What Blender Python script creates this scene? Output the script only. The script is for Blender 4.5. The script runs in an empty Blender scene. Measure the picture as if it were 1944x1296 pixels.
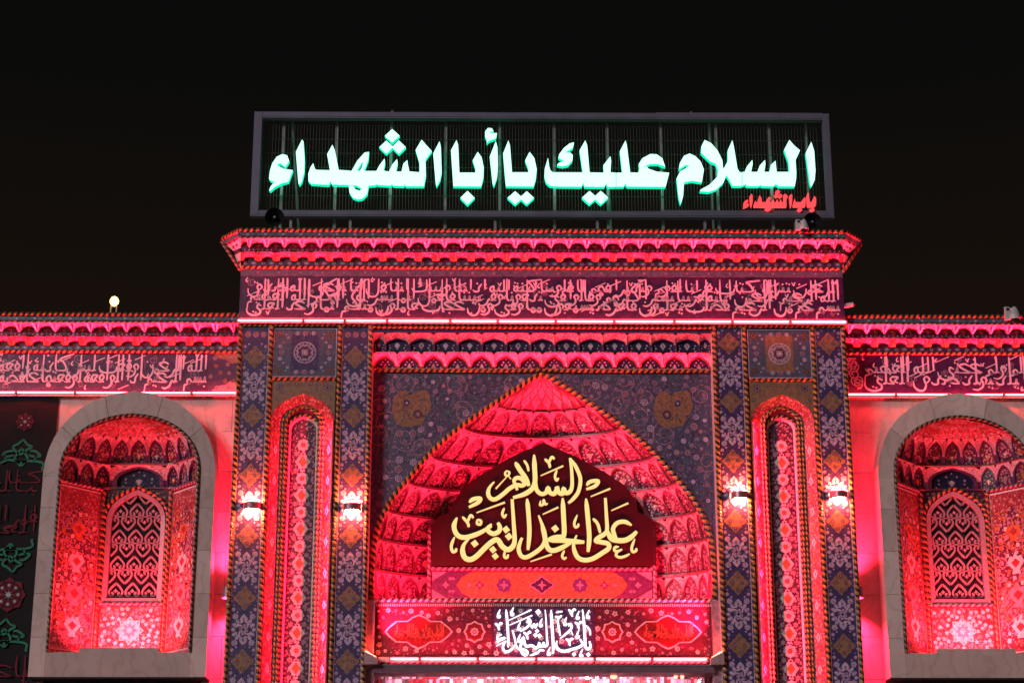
import bpy, math, random
from mathutils import Vector
random.seed(7)
S = bpy.context.scene
COL = S.collection
R = math.radians
PI = math.pi

# ------------------------------------------------------------------ camera
F_PX, TH, YAW = 3500.0, R(16.9), R(0.5)
CAM = Vector((-0.87, -33.5, 1.65))
FW = Vector((math.sin(YAW)*math.cos(TH), math.cos(YAW)*math.cos(TH), math.sin(TH)))
RT = Vector((math.cos(YAW), -math.sin(YAW), 0))
UP = RT.cross(FW)
cd = bpy.data.cameras.new('camera'); cam = bpy.data.objects.new('camera', cd); COL.objects.link(cam)
cam.location = CAM; cam.rotation_euler = FW.to_track_quat('-Z', 'Y').to_euler()
cd.sensor_width = 36; cd.lens = F_PX*36/1944; cd.clip_end = 4000; cd.clip_start = 0.1
S.camera = cam

# ------------------------------------------------------------------ sky, night light, exposure
W = bpy.data.worlds.new('World'); S.world = W; W.use_nodes = True
nt = W.node_tree; nt.nodes.clear()
wo = nt.nodes.new('ShaderNodeOutputWorld'); bg = nt.nodes.new('ShaderNodeBackground')
tc = nt.nodes.new('ShaderNodeTexCoord'); sx = nt.nodes.new('ShaderNodeSeparateXYZ')
mr = nt.nodes.new('ShaderNodeMapRange'); mx = nt.nodes.new('ShaderNodeMix'); mx.data_type = 'RGBA'
nt.links.new(tc.outputs['Generated'], sx.inputs[0]); nt.links.new(sx.outputs['Z'], mr.inputs['Value'])
mr.inputs['From Min'].default_value = 0.12; mr.inputs['From Max'].default_value = 0.42
mx.inputs['A'].default_value = (0.0165, 0.0072, 0.0046, 1)      # warm city glow near the horizon
mx.inputs['B'].default_value = (0.0032, 0.0034, 0.0030, 1)
nt.links.new(mr.outputs[0], mx.inputs['Factor']); nt.links.new(mx.outputs['Result'], bg.inputs[0])
bg.inputs[1].default_value = 1.0
nt.links.new(bg.outputs[0], wo.inputs[0])
sun = bpy.data.lights.new('sun', 'SUN'); sun.energy = 1.15; sun.angle = R(16); sun.color = (1.0, 0.88, 0.92)
so = bpy.data.objects.new('sun', sun); COL.objects.link(so)
so.rotation_euler = Vector((0.85, 1.0, -0.50)).to_track_quat('-Z', 'Y').to_euler()
S.view_settings.view_transform = 'Standard'; S.view_settings.look = 'None'
S.view_settings.exposure = 0.0; S.view_settings.gamma = 1.0
S.cycles.max_bounces = 5; S.cycles.diffuse_bounces = 3; S.cycles.glossy_bounces = 2
S.cycles.sample_clamp_indirect = 4.0
RED = (1.0, 0.013, 0.056)
REDW = (1.0, 0.034, 0.056)

# ------------------------------------------------------------------ helpers
def at(px, py, Y=0.0):
    d = FW*F_PX + RT*(px-972) + UP*(648-py)
    return CAM + d*((Y-CAM.y)/d.y)
def Zp(py, Y=0.0, px=1031): return at(px, py, Y).z
MATS = {}
def mat(name, col, rough=0.35, var=0.18, scale=9.0, bump=0.0, metal=0.0, coat=0.0, emit=None, es=1.0, bscale=None):
    m = bpy.data.materials.new(name); m.use_nodes = True; MATS[name] = m
    t = m.node_tree; p = t.nodes['Principled BSDF']
    p.inputs['Roughness'].default_value = rough; p.inputs['Metallic'].default_value = metal
    p.inputs['Coat Weight'].default_value = coat; p.inputs['Coat Roughness'].default_value = 0.07
    c = Vector(col)
    g = t.nodes.new('ShaderNodeNewGeometry')
    n = t.nodes.new('ShaderNodeTexNoise'); n.inputs['Scale'].default_value = scale; n.inputs['Detail'].default_value = 4
    t.links.new(g.outputs['Position'], n.inputs['Vector'])
    r = t.nodes.new('ShaderNodeValToRGB'); t.links.new(n.outputs['Fac'], r.inputs[0])
    r.color_ramp.elements[0].position = 0.3; r.color_ramp.elements[1].position = 0.7
    r.color_ramp.elements[0].color = (*(c*(1-var)), 1); r.color_ramp.elements[1].color = (*[min(1, x*(1+var)) for x in c], 1)
    t.links.new(r.outputs[0], p.inputs['Base Color'])
    if bump:
        n2 = t.nodes.new('ShaderNodeTexNoise'); n2.inputs['Scale'].default_value = bscale or scale*4; n2.inputs['Detail'].default_value = 3
        t.links.new(g.outputs['Position'], n2.inputs['Vector'])
        b = t.nodes.new('ShaderNodeBump'); b.inputs['Strength'].default_value = bump; b.inputs['Distance'].default_value = 0.02
        t.links.new(n2.outputs['Fac'], b.inputs['Height']); t.links.new(b.outputs[0], p.inputs['Normal']); t.links.new(b.outputs[0], p.inputs['Coat Normal'])
    if emit:
        p.inputs['Emission Color'].default_value = (*emit, 1); p.inputs['Emission Strength'].default_value = es
    return m
def glaze(name, col, **k):
    k = dict(dict(rough=0.34, var=0.3, scale=14, bump=0.5, coat=0.45, bscale=34), **k)
    return mat(name, col, **k)
glaze('navy', (0.070, 0.045, 0.150)); glaze('navy_dark', (0.022, 0.018, 0.06)); glaze('slate', (0.115, 0.12, 0.185))
glaze('teal', (0.10, 0.16, 0.20)); glaze('lavender', (0.62, 0.45, 0.62)); glaze('cream', (0.72, 0.64, 0.62))
glaze('ochre', (0.33, 0.175, 0.105)); glaze('orange', (0.55, 0.17, 0.06)); glaze('yellow', (0.50, 0.26, 0.05), var=0.35)
glaze('black', (0.012, 0.011, 0.012)); glaze('rose', (0.50, 0.26, 0.33)); glaze('maroon', (0.115, 0.02, 0.045))
glaze('green', (0.05, 0.16, 0.10)); glaze('pale', (0.80, 0.70, 0.72), var=0.12); glaze('letter', (0.92, 0.74, 0.90), var=0.08)
glaze('plum', (0.085, 0.028, 0.10)); glaze('red_tile', (0.33, 0.04, 0.05)); glaze('scroll', (0.30, 0.20, 0.31)); glaze('rib', (0.17, 0.045, 0.07))
mat('steel', (0.19, 0.18, 0.24), rough=0.45, var=0.12, scale=3, metal=0.3); mat('galv', (0.33, 0.33, 0.33), rough=0.5, metal=0.4)
mat('wire', (0.06, 0.07, 0.065), rough=0.6); mat('black_plastic', (0.012, 0.012, 0.014), rough=0.4); mat('white_plastic', (0.6, 0.58, 0.57), rough=0.4)
mat('lens', (0.01, 0.01, 0.012), rough=0.08, coat=1.0); mat('concrete', (0.28, 0.25, 0.23), rough=0.8); mat('cloth', (0.010, 0.007, 0.008), rough=0.9, bump=0.2)
mat('thread_green', (0.03, 0.23, 0.13), rough=0.8); mat('thread_red', (0.20, 0.012, 0.03), rough=0.8); mat('thread_white', (0.5, 0.5, 0.5), rough=0.8)
mat('board', (0.042, 0.004, 0.010), rough=0.35, var=0.1); mat('sconce_metal', (0.42, 0.22, 0.25), rough=0.35, metal=0.5)
mat('housing', (0.55, 0.33, 0.34), rough=0.4); mat('beam', (0.24, 0.13, 0.17), rough=0.35); mat('gap_and_shade', (0.02, 0.017, 0.018), rough=0.9)
mat('lattice', (0.32, 0.24, 0.28), rough=0.35, coat=0.3); mat('window_dark', (0.03, 0.04, 0.045), rough=0.15)
mat('mirror', (0.85, 0.80, 0.82), rough=0.12, var=0.1, metal=0.9); mat('pole', (0.12, 0.11, 0.10), rough=0.6)
def emis(name, col, s, samp=True):
    m = bpy.data.materials.new(name); m.use_nodes = True; MATS[name] = m
    t = m.node_tree; t.nodes.clear(); e = t.nodes.new('ShaderNodeEmission'); o = t.nodes.new('ShaderNodeOutputMaterial')
    e.inputs[0].default_value = (*col, 1); e.inputs[1].default_value = s; t.links.new(e.outputs[0], o.inputs[0])
    if not samp: m.cycles.emission_sampling = 'NONE'
    return m
emis('tube_glow', (1.0, 0.040, 0.050), 85); emis('sconce_glow', (1.0, 0.11, 0.05), 800); emis('flood_glow', (1.0, 0.08, 0.045), 70); emis('green_neon', (0.46, 1.0, 0.74), 1.9)
emis('green_side', (0.0, 0.55, 0.26), 2.2); emis('red_neon', (1.0, 0.06, 0.07), 1.6, False); emis('gold_neon', (1.0, 0.73, 0.27), 1.10, False)
emis('white_neon', (1.0, 0.93, 1.0), 1.6, False); emis('sodium', (1.0, 0.55, 0.14), 7); emis('led_red', RED, 40)
emis('gold_side', (0.85, 0.12, 0.06), 0.7, False); emis('lantern_glow', (1.0, 0.32, 0.22), 3.0)
# painted tile grounds: fine blossoms and tendrils fired into the glaze
def floral(name, ground, petal, eye, scale=16.0, thr=0.30, vine=None):
    m = glaze(name, ground); t = m.node_tree; p = t.nodes['Principled BSDF']; g = t.nodes['Geometry']
    base = p.inputs['Base Color'].links[0].from_socket
    v = t.nodes.new('ShaderNodeTexVoronoi'); v.inputs['Scale'].default_value = scale; t.links.new(g.outputs['Position'], v.inputs['Vector'])
    def step(sock, a, col, prev, inv=False):
        mr_ = t.nodes.new('ShaderNodeMapRange'); mr_.clamp = True; t.links.new(sock, mr_.inputs[0])
        mr_.inputs['From Min'].default_value = a-.04; mr_.inputs['From Max'].default_value = a+.04
        mr_.inputs['To Min'].default_value = 0 if inv else 1; mr_.inputs['To Max'].default_value = 1 if inv else 0
        k = t.nodes.new('ShaderNodeMix'); k.data_type = 'RGBA'; t.links.new(mr_.outputs[0], k.inputs['Factor']); t.links.new(prev, k.inputs['A']); k.inputs['B'].default_value = (*col, 1)
        return k.outputs['Result']
    if vine:
        w = t.nodes.new('ShaderNodeTexNoise'); w.inputs['Scale'].default_value = scale*.35; w.inputs['Detail'].default_value = 1; t.links.new(g.outputs['Position'], w.inputs['Vector'])
        ab = t.nodes.new('ShaderNodeMath'); ab.operation = 'PINGPONG'; ab.inputs[1].default_value = .06; t.links.new(w.outputs['Fac'], ab.inputs[0])
        sc_ = t.nodes.new('ShaderNodeMath'); sc_.operation = 'MULTIPLY'; sc_.inputs[1].default_value = 12; t.links.new(ab.outputs[0], sc_.inputs[0])
        base = step(sc_.outputs[0], .12, vine, base)
    c = step(v.outputs['Distance'], thr, petal, base); c = step(v.outputs['Distance'], thr*.42, eye, c)
    t.links.new(c, p.inputs['Base Color'])
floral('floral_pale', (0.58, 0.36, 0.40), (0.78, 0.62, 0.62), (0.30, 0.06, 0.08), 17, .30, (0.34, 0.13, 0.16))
floral('cornice_tile', (0.36, 0.13, 0.15), (0.66, 0.44, 0.44), (0.20, 0.03, 0.04), 19, .30, (0.17, 0.03, 0.05))
floral('floral_red', (0.27, 0.035, 0.05), (0.62, 0.36, 0.36), (0.50, 0.14, 0.05), 15, .32, (0.46, 0.20, 0.20))
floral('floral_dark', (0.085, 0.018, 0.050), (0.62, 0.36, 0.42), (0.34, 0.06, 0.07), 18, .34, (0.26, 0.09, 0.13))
floral('floral_blue', (0.100, 0.112, 0.185), (0.30, 0.215, 0.33), (0.10, 0.04, 0.10), 15, .27, (0.13, 0.055, 0.12))
glaze('cart_red', (0.17, 0.012, 0.016), var=.15)
glaze('cart_script', (0.46, 0.13, 0.07))
glaze('frieze_ground', (0.062, 0.016, 0.090))
# marble: warm grey, soft veins
def marble():
    m = mat('marble', (0.78, 0.575, 0.52), rough=0.38, var=0.10, scale=1.6, coat=0.15, bump=0.04)
    t = m.node_tree; p = t.nodes['Principled BSDF']; g = t.nodes['Geometry']
    w = t.nodes.new('ShaderNodeTexWave'); w.inputs['Scale'].default_value = 1.1; w.inputs['Distortion'].default_value = 16
    w.inputs['Detail'].default_value = 5; w.inputs['Detail Scale'].default_value = 1.4
    t.links.new(g.outputs['Position'], w.inputs['Vector'])
    r = t.nodes.new('ShaderNodeValToRGB'); t.links.new(w.outputs['Fac'], r.inputs[0])
    r.color_ramp.elements[0].color = (0.90, 0.86, 0.83, 1); r.color_ramp.elements[0].position = 0.0
    r.color_ramp.elements[1].color = (1, 1, 1, 1); r.color_ramp.elements[1].position = 0.28
    base = p.inputs['Base Color'].links[0].from_socket
    oi = t.nodes.new('ShaderNodeObjectInfo'); mrr = t.nodes.new('ShaderNodeMapRange')
    t.links.new(oi.outputs['Random'], mrr.inputs[0]); mrr.inputs['To Min'].default_value = 0.80; mrr.inputs['To Max'].default_value = 1.08
    a = t.nodes.new('ShaderNodeMix'); a.data_type = 'RGBA'; a.blend_type = 'MULTIPLY'; a.inputs['Factor'].default_value = 1
    b = t.nodes.new('ShaderNodeVectorMath'); b.operation = 'SCALE'
    t.links.new(base, a.inputs['A']); t.links.new(r.outputs[0], a.inputs['B']); t.links.new(a.outputs['Result'], b.inputs[0])
    t.links.new(mrr.outputs[0], b.inputs['Scale']); t.links.new(b.outputs[0], p.inputs['Base Color'])
marble()

class MB:
    def __init__(s): s.v = []; s.f = []; s.m = []; s.names = []
    def mi(s, n):
        if n not in s.names: s.names.append(n)
        return s.names.index(n)
    def poly(s, pts, m):
        i = len(s.v); s.v += [tuple(p) for p in pts]; s.f.append(tuple(range(i, i+len(pts)))); s.m.append(s.mi(m))
    def flat(s, pts, y, m): s.poly([(x, y, z) for x, z in pts], m)      # 2D outline facing -Y
    def prism(s, pts, y0, y1, m, ms=None):                               # front at y0, sides back to y1
        s.flat(pts, y0, m); n = len(pts)
        for k in range(n):
            a, b = pts[k], pts[(k+1) % n]
            s.poly([(a[0], y0, a[1]), (b[0], y0, b[1]), (b[0], y1, b[1]), (a[0], y1, a[1])], ms or m)
    def box(s, x0, x1, y0, y1, z0, z1, m):
        P = [(x0,y0,z0),(x1,y0,z0),(x1,y1,z0),(x0,y1,z0),(x0,y0,z1),(x1,y0,z1),(x1,y1,z1),(x0,y1,z1)]
        for q in ((0,1,5,4),(1,2,6,5),(2,3,7,6),(3,0,4,7),(4,5,6,7),(3,2,1,0)): s.poly([P[i] for i in q], m)
    def disc(s, x, z, r, y, m, n=10, rz=None):
        s.flat([(x+r*math.cos(2*PI*k/n+.3), z+(rz or r)*math.sin(2*PI*k/n+.3)) for k in range(n)], y, m)
    def star(s, x, z, r1, r2, n, y, m, a0=PI/2, rz=1.0):
        s.flat([(x+(r1 if k % 2 == 0 else r2)*math.cos(a0+PI*k/n), z+rz*(r1 if k % 2 == 0 else r2)*math.sin(a0+PI*k/n)) for k in range(2*n)], y, m)
    def ring(s, x, z, r, w, y, m, n=14, rz=None):
        rz = rz or r
        for k in range(n):
            a, b = 2*PI*k/n, 2*PI*(k+1)/n
            f = lambda t, q: (x+(r+q)*math.cos(t), z+(rz+q)*math.sin(t))
            s.flat([f(a, -w/2), f(b, -w/2), f(b, w/2), f(a, w/2)], y, m)
    def ribbon(s, pts, w, y, m, depth=0, taper=(0.35, 0.6), smooth=True, ms=None):
        if smooth and len(pts) > 2: pts = crom(pts)
        n = len(pts); L = []; Rr = []
        for k in range(n):
            a = pts[max(0, k-1)]; b = pts[min(n-1, k+1)]
            dx, dz = b[0]-a[0], b[1]-a[1]; l = math.hypot(dx, dz) or 1e-6
            t = k/max(1, n-1)
            ww = w*(taper[0]+(1-taper[0])*min(1, t/0.15))*(taper[1]+(1-taper[1])*min(1, (1-t)/0.22))/2
            L.append((pts[k][0]-dz/l*ww, pts[k][1]+dx/l*ww)); Rr.append((pts[k][0]+dz/l*ww, pts[k][1]-dx/l*ww))
        for k in range(n-1):
            s.flat([L[k], L[k+1], Rr[k+1], Rr[k]], y, m)
            if depth:
                for A, B in ((L[k], L[k+1]), (Rr[k+1], Rr[k])):
                    s.poly([(A[0], y, A[1]), (B[0], y, B[1]), (B[0], y+depth, B[1]), (A[0], y+depth, A[1])], ms or m)
    def rope(s, path, r=0.045, out=(0, -1, 0), p=0.115, m=('yellow', 'black'), slant=1.0, na=4, closed=False):
        # twisted two-colour rope moulding laid on a 3D polyline
        P = [Vector(q) for q in path]; out = Vector(out).normalized()
        ln = [0]
        for a, b in zip(P, P[1:]): ln.append(ln[-1]+(b-a).length)
        T = ln[-1]; n = max(2, int(round(T/(p/2)))); st = T/n
        def ev(sv):
            sv = min(max(sv, 0), T)
            k = 0
            while k < len(ln)-2 and ln[k+1] < sv: k += 1
            t = (sv-ln[k])/max(1e-9, ln[k+1]-ln[k]); return P[k].lerp(P[k+1], t), (P[k+1]-P[k]).normalized()
        rows = []
        for i in range(2*n+1):
            row = []
            rr = r*(0.86 if i % 2 == 0 else 1.04)
            for a in range(na+1):
                fa = a/na; sv = (i/2+(fa-0.5)*2*slant*0.5)*st
                c, t = ev(sv); side = t.cross(out).normalized(); ph = PI*fa
                row.append(c+side*math.cos(ph)*rr+out*math.sin(ph)*rr)
            rows.append(row)
        base = len(s.v); s.v += [tuple(v) for row in rows for v in row]
        for i in range(2*n):
            mi = s.mi(m[(i//2) % 2])
            for a in range(na):
                q = base+i*(na+1)+a
                s.f.append((q, q+1, q+na+2, q+na+1)); s.m.append(mi)
    def tube(s, p0, p1, r, m, n=8, caps=True):
        p0, p1 = Vector(p0), Vector(p1); d = (p1-p0).normalized()
        a = d.orthogonal().normalized(); b = d.cross(a)
        c0 = [p0+(a*math.cos(2*PI*k/n)+b*math.sin(2*PI*k/n))*r for k in range(n)]; c1 = [q+(p1-p0) for q in c0]
        for k in range(n): s.poly([c0[k], c0[(k+1) % n], c1[(k+1) % n], c1[k]], m)
        if caps: s.poly(c0[::-1], m); s.poly(c1, m)
    def lathe(s, prof, c, axis, m, n=16):                                # prof = [(along, radius)]
        c = Vector(c); d = Vector(axis).normalized(); a = d.orthogonal().normalized(); b = d.cross(a)
        rg = [[c+d*h+(a*math.cos(2*PI*k/n)+b*math.sin(2*PI*k/n))*r for k in range(n)] for h, r in prof]
        for i in range(len(rg)-1):
            for k in range(n): s.poly([rg[i][k], rg[i][(k+1) % n], rg[i+1][(k+1) % n], rg[i+1][k]], m)
        s.poly(rg[0][::-1], m); s.poly(rg[-1], m)
    def mesh(s, name):
        me = bpy.data.meshes.new(name); me.from_pydata(s.v, [], s.f); me.update()
        for n in s.names: me.materials.append(MATS[n])
        me.polygons.foreach_set('material_index', s.m); return me
    def build(s, name, parent=None, loc=None, **tags):
        return link(name, s.mesh(name), parent, loc, **tags)
def link(name, data, parent=None, loc=None, label=None, cat=None, group=None, kind=None, rz=0):
    o = bpy.data.objects.new(name, data); COL.objects.link(o)
    if parent: o.parent = parent
    if loc is not None: o.location = Vector(loc)-(Vector(parent.location) if parent else Vector())
    o.rotation_euler.z = rz
    for k, v in (('label', label), ('category', cat), ('group', group), ('kind', kind)):
        if v: o[k] = v
    return o
def crom(pts, n=5):
    P = [pts[0]]+list(pts)+[pts[-1]]; out = []
    for i in range(1, len(P)-2):
        a, b, c, d = P[i-1:i+3]
        for k in range(n):
            t = k/n
            out.append(tuple(0.5*(2*b[j]+(c[j]-a[j])*t+(2*a[j]-5*b[j]+4*c[j]-d[j])*t*t+(3*b[j]-a[j]-3*c[j]+d[j])*t**3) for j in range(2)))
    out.append(tuple(pts[-1])); return out
def bez(p0, p1, p2, p3, n):
    return [tuple((1-t)**3*p0[j]+3*(1-t)**2*t*p1[j]+3*(1-t)*t*t*p2[j]+t**3*p3[j] for j in range(2)) for t in [k/n for k in range(n+1)]]
def parch(hw, rise, cx=0, z0=0, n=8):                                    # pointed arch, left foot to right foot
    l = bez((-hw, 0), (-hw, 0.60*rise), (-0.50*hw, 0.80*rise), (0, rise), n)
    return [(cx+x, z0+z) for x, z in l+[(-x, z) for x, z in l[-2::-1]]]
def rarch(hw, rise, cx=0, z0=0, n=8):                                    # rounder arch of the side niches
    l = bez((-hw, 0), (-hw, 0.55*rise), (-0.62*hw, 0.97*rise), (0, rise), n)
    return [(cx+x, z0+z) for x, z in l+[(-x, z) for x, z in l[-2::-1]]]
def area(name, parent, loc, size, size_y, energy, spread=180, aim=(0, 0, 1), col=RED, rz=None):
    l = bpy.data.lights.new(name, 'AREA'); l.shape = 'RECTANGLE'; l.size = size; l.size_y = size_y; l.energy = energy
    l.color = col; l.spread = R(spread)
    o = bpy.data.objects.new(name, l); COL.objects.link(o); o.parent = parent
    o.location = Vector(loc)-Vector(parent.location)
    aim = Vector(aim).normalized(); xa = Vector((1, 0, 0)) if rz is None else Vector(rz)
    xa = (xa-aim*xa.dot(aim)).normalized(); za = -aim; ya = za.cross(xa)
    from mathutils import Matrix
    o.rotation_euler = Matrix((xa, ya, za)).transposed().to_euler()
    return o
def empty(name, loc, label, cat, group=None): return link(name, None, None, loc, label=label, cat=cat, group=group)

# ------------------------------------------------------------------ ornaments
def flower(mb, x, z, r, y, petal='lavender', eye='plum', n=6):
    mb.star(x, z, r, r*0.80, n, y, petal, a0=random.random()); mb.ring(x, z, r*0.55, r*0.16, y-0.0015, eye, 8); mb.disc(x, z, r*0.2, y-0.0015, eye, 6)
def spiral(mb, x, z, r, y, m, w=0.012, turns=1.4, a0=0, d=1):
    n = int(10*turns); pts = [(x+r*(1-0.72*k/n)*math.cos(a0+d*2*PI*turns*k/n), z+r*(1-0.72*k/n)*math.sin(a0+d*2*PI*turns*k/n)) for k in range(n+1)]
    mb.ribbon(pts, w, y, m, smooth=False, taper=(1, 0.7)); return pts
def scatter(inside, bounds, dmin, tries, seed, avoid=()):
    rnd = random.Random(seed); pts = []
    for _ in range(tries):
        x = rnd.uniform(bounds[0], bounds[1]); z = rnd.uniform(bounds[2], bounds[3])
        if inside(x, z) and all((x-a)**2+(z-b)**2 > (dmin)**2 for a, b in pts) and all((x-a)**2+(z-b)**2 > c*c for a, b, c in avoid): pts.append((x, z))
    return pts
def scal_diamond(w, h, n=6):                                             # diamond with lobed sides
    out = []
    q = [(0, h), (w, 0), (0, -h), (-w, 0)]
    for k in range(4):
        a, b = q[k], q[(k+1) % 4]
        for i in range(n):
            t = i/n; s = 0.94+0.10*abs(math.sin(PI*t*n/2)) if i else 1.0
            out.append(((a[0]+(b[0]-a[0])*t)*s, (a[1]+(b[1]-a[1])*t)*s))
    return out

# ------------------------------------------------------------------ pen script for the tile inscriptions
NOJOIN = set('اأإآدذرزوةءى')
DOT = {'ب': (-1, 1), 'ت': (1, 2), 'ث': (1, 3), 'ن': (1, 1), 'ي': (-1, 2), 'ج': (-1, 1), 'خ': (1, 1), 'ذ': (1, 1), 'ز': (1, 1), 'ش': (1, 3), 'ض': (1, 1), 'ظ': (1, 1), 'غ': (1, 1), 'ف': (1, 1), 'ق': (1, 2), 'ة': (1, 2)}
def glyph(c, fin, ini):
    "strokes with entry at (0,0) going left, and advance"
    k = {'ت': 'ب', 'ث': 'ب', 'أ': 'ا', 'إ': 'ا', 'آ': 'ا', 'ذ': 'د', 'ز': 'ر', 'خ': 'ح', 'ج': 'ح', 'ش': 'س', 'ض': 'ص', 'ظ': 'ط', 'غ': 'ع', 'ق': 'ق', 'ى': 'ي'}.get(c, c)
    if k == 'ا': return ([[(-.05, 1), (-.045, .5), (-.05, .04)]] if ini else [[(0, 0), (-.05, .03), (-.075, .2), (-.07, 1)]]), .13
    if k == 'د': return [[(-.01, .30), (-.09, .12), (-.10, .0), (-.2, -.02), (-.26, .05)]], .27
    if k == 'ر': return [[(0, .06), (-.05, .0), (-.10, -.12), (-.22, -.2), (-.34, -.17)]], .19
    if k == 'و': return [[(-.05, .02), (-.01, .12), (-.07, .2), (-.14, .14), (-.10, .02), (-.12, -.1), (-.24, -.19), (-.36, -.16)]], .2
    if k == 'ء': return [[(-.02, .2), (-.1, .22), (-.1, .12), (-.02, .1), (-.14, .02)]], .16
    if k == 'ة': return [[(0, 0), (-.07, .04), (-.06, .18), (-.15, .12), (-.15, .02), (-.06, .0)]], .2
    if k == 'ب': return ([[(0, .12), (-.03, .0), (-.14, -.06), (-.36, -.06), (-.5, .02), (-.53, .14)]], .56) if fin else ([[(0, 0), (-.05, .02), (-.06, .15), (-.09, .02), (-.15, 0)]], .15)
    if k == 'ن': return ([[(0, .12), (-.02, -.05), (-.10, -.19), (-.22, -.21), (-.33, -.12), (-.36, .06)]], .38) if fin else ([[(0, 0), (-.05, .02), (-.06, .15), (-.09, .02), (-.15, 0)]], .15)
    if k == 'ي': return ([[(0, .1), (-.1, .16), (-.12, .04), (-.03, -.06), (-.06, -.18), (-.24, -.23), (-.40, -.14), (-.44, .02)]], .44) if fin else ([[(0, 0), (-.05, .02), (-.06, .15), (-.09, .02), (-.15, 0)]], .15)
    if k == 'ح': return ([[(-.02, .2), (-.16, .26), (-.28, .2), (-.1, .05), (-.02, -.1), (-.12, -.25), (-.3, -.25), (-.42, -.16)]], .36) if fin else ([[(-.02, .20), (-.16, .27), (-.30, .20), (-.1, .05), (-.02, .0), (-.32, 0)]], .3)
    if k == 'س':
        t = [(0, 0), (-.04, .02), (-.05, .14), (-.08, .02), (-.12, .02), (-.13, .14), (-.16, .02), (-.20, .02), (-.21, .14)]
        return ([t+[(-.24, -.05), (-.32, -.19), (-.44, -.20), (-.54, -.1), (-.56, .06)]], .57) if fin else ([t+[(-.25, .01), (-.32, 0)]], .32)
    if k == 'ص': return ([[(0, 0), (-.08, .12), (-.2, .19), (-.28, .12), (-.2, .02), (0, 0)], [(-.2, .0), (-.33, .12), (-.36, .0), (-.44, 0)]]), .42
    if k == 'ط': return ([[(0, 0), (-.08, .12), (-.2, .19), (-.28, .12), (-.2, .0), (0, 0)], [(-.2, 0), (-.34, 0)], [(-.11, .95), (-.10, .5), (-.10, .02)]]), .33
    if k == 'ع': return ([[(0, 0), (-.05, .15), (-.17, .17), (-.12, .03), (-.02, -.1), (-.12, -.25), (-.3, -.25), (-.42, -.16)]], .36) if fin else ([[(-.02, .02), (-.10, .08), (-.02, .19), (-.16, .2), (-.20, .1), (-.12, .0), (-.26, 0)]], .25)
    if k == 'ف': return ([[(-.1, .02), (-.03, .12), (-.09, .22), (-.16, .14), (-.1, .02), (-.2, -.05), (-.42, -.05), (-.52, .1)]], .54) if fin else ([[(0, 0), (-.08, .02), (-.02, .14), (-.09, .22), (-.15, .12), (-.10, .0), (-.2, 0)]], .2)
    if k == 'ق': return ([[(-.1, .02), (-.03, .12), (-.09, .22), (-.16, .14), (-.12, -.04), (-.18, -.2), (-.3, -.21), (-.4, -.1), (-.42, .08)]], .44) if fin else ([[(0, 0), (-.08, .02), (-.02, .14), (-.09, .22), (-.15, .12), (-.10, .0), (-.2, 0)]], .2)
    if k == 'ك': return ([[(-.03, .9), (-.03, .1), (-.1, 0), (-.36, -.02), (-.45, .1)], [(-.16, .34), (-.26, .28), (-.18, .2), (-.27, .14)]], .48) if fin else ([[(.24, 1.0), (.02, .8), (-.16, .56), (-.06, .3), (0.03, .06), (-.04, 0), (-.22, 0)]], .22)
    if k == 'ل': return ([[(-.03, 1), (-.03, .3), (-.04, -.06), (-.12, -.2), (-.26, -.2), (-.36, -.06), (-.37, .08)]], .4) if fin else ([[(0, 0), (-.05, .02)], [(-.055, 1), (-.055, .5), (-.06, .05), (-.1, 0), (-.14, 0)]], .14)
    if k == 'م': return ([[(0, 0), (-.07, .09), (-.14, .04), (-.09, -.05), (-.03, -.03), (-.14, -.07), (-.22, -.12), (-.24, -.36)]], .26) if fin else ([[(0, 0), (-.06, -.09), (-.13, -.05), (-.10, .05), (-.03, .02), (-.18, 0)]], .18)
    if k == 'ه': return ([[(0, 0), (-.06, .05), (-.06, .17), (-.15, .12), (-.14, .0), (-.05, .01)]], .2) if fin else ([[(0, 0), (-.06, .18), (-.17, .10), (-.10, -.03), (-.04, -.12), (-.13, -.12), (-.12, .0), (-.22, 0)]], .22)
    return [], .1
def word_strokes(w):
    x = 0; out = []; dots = []; ini = True
    for i, c in enumerate(w):
        fin = i == len(w)-1
        st, adv = glyph(c, fin, ini)
        for s in st: out.append([(x+p[0], p[1]) for p in s])
        if c in DOT:
            sg, n = DOT[c]
            for q in range(n): dots.append((x-min(adv, .4)*.5-(q-(n-1)/2)*.075, (.34 if sg > 0 else -.17)+(.04 if q == 1 else 0)))
        x -= adv; ini = c in NOJOIN
    return out, dots, -x
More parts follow.
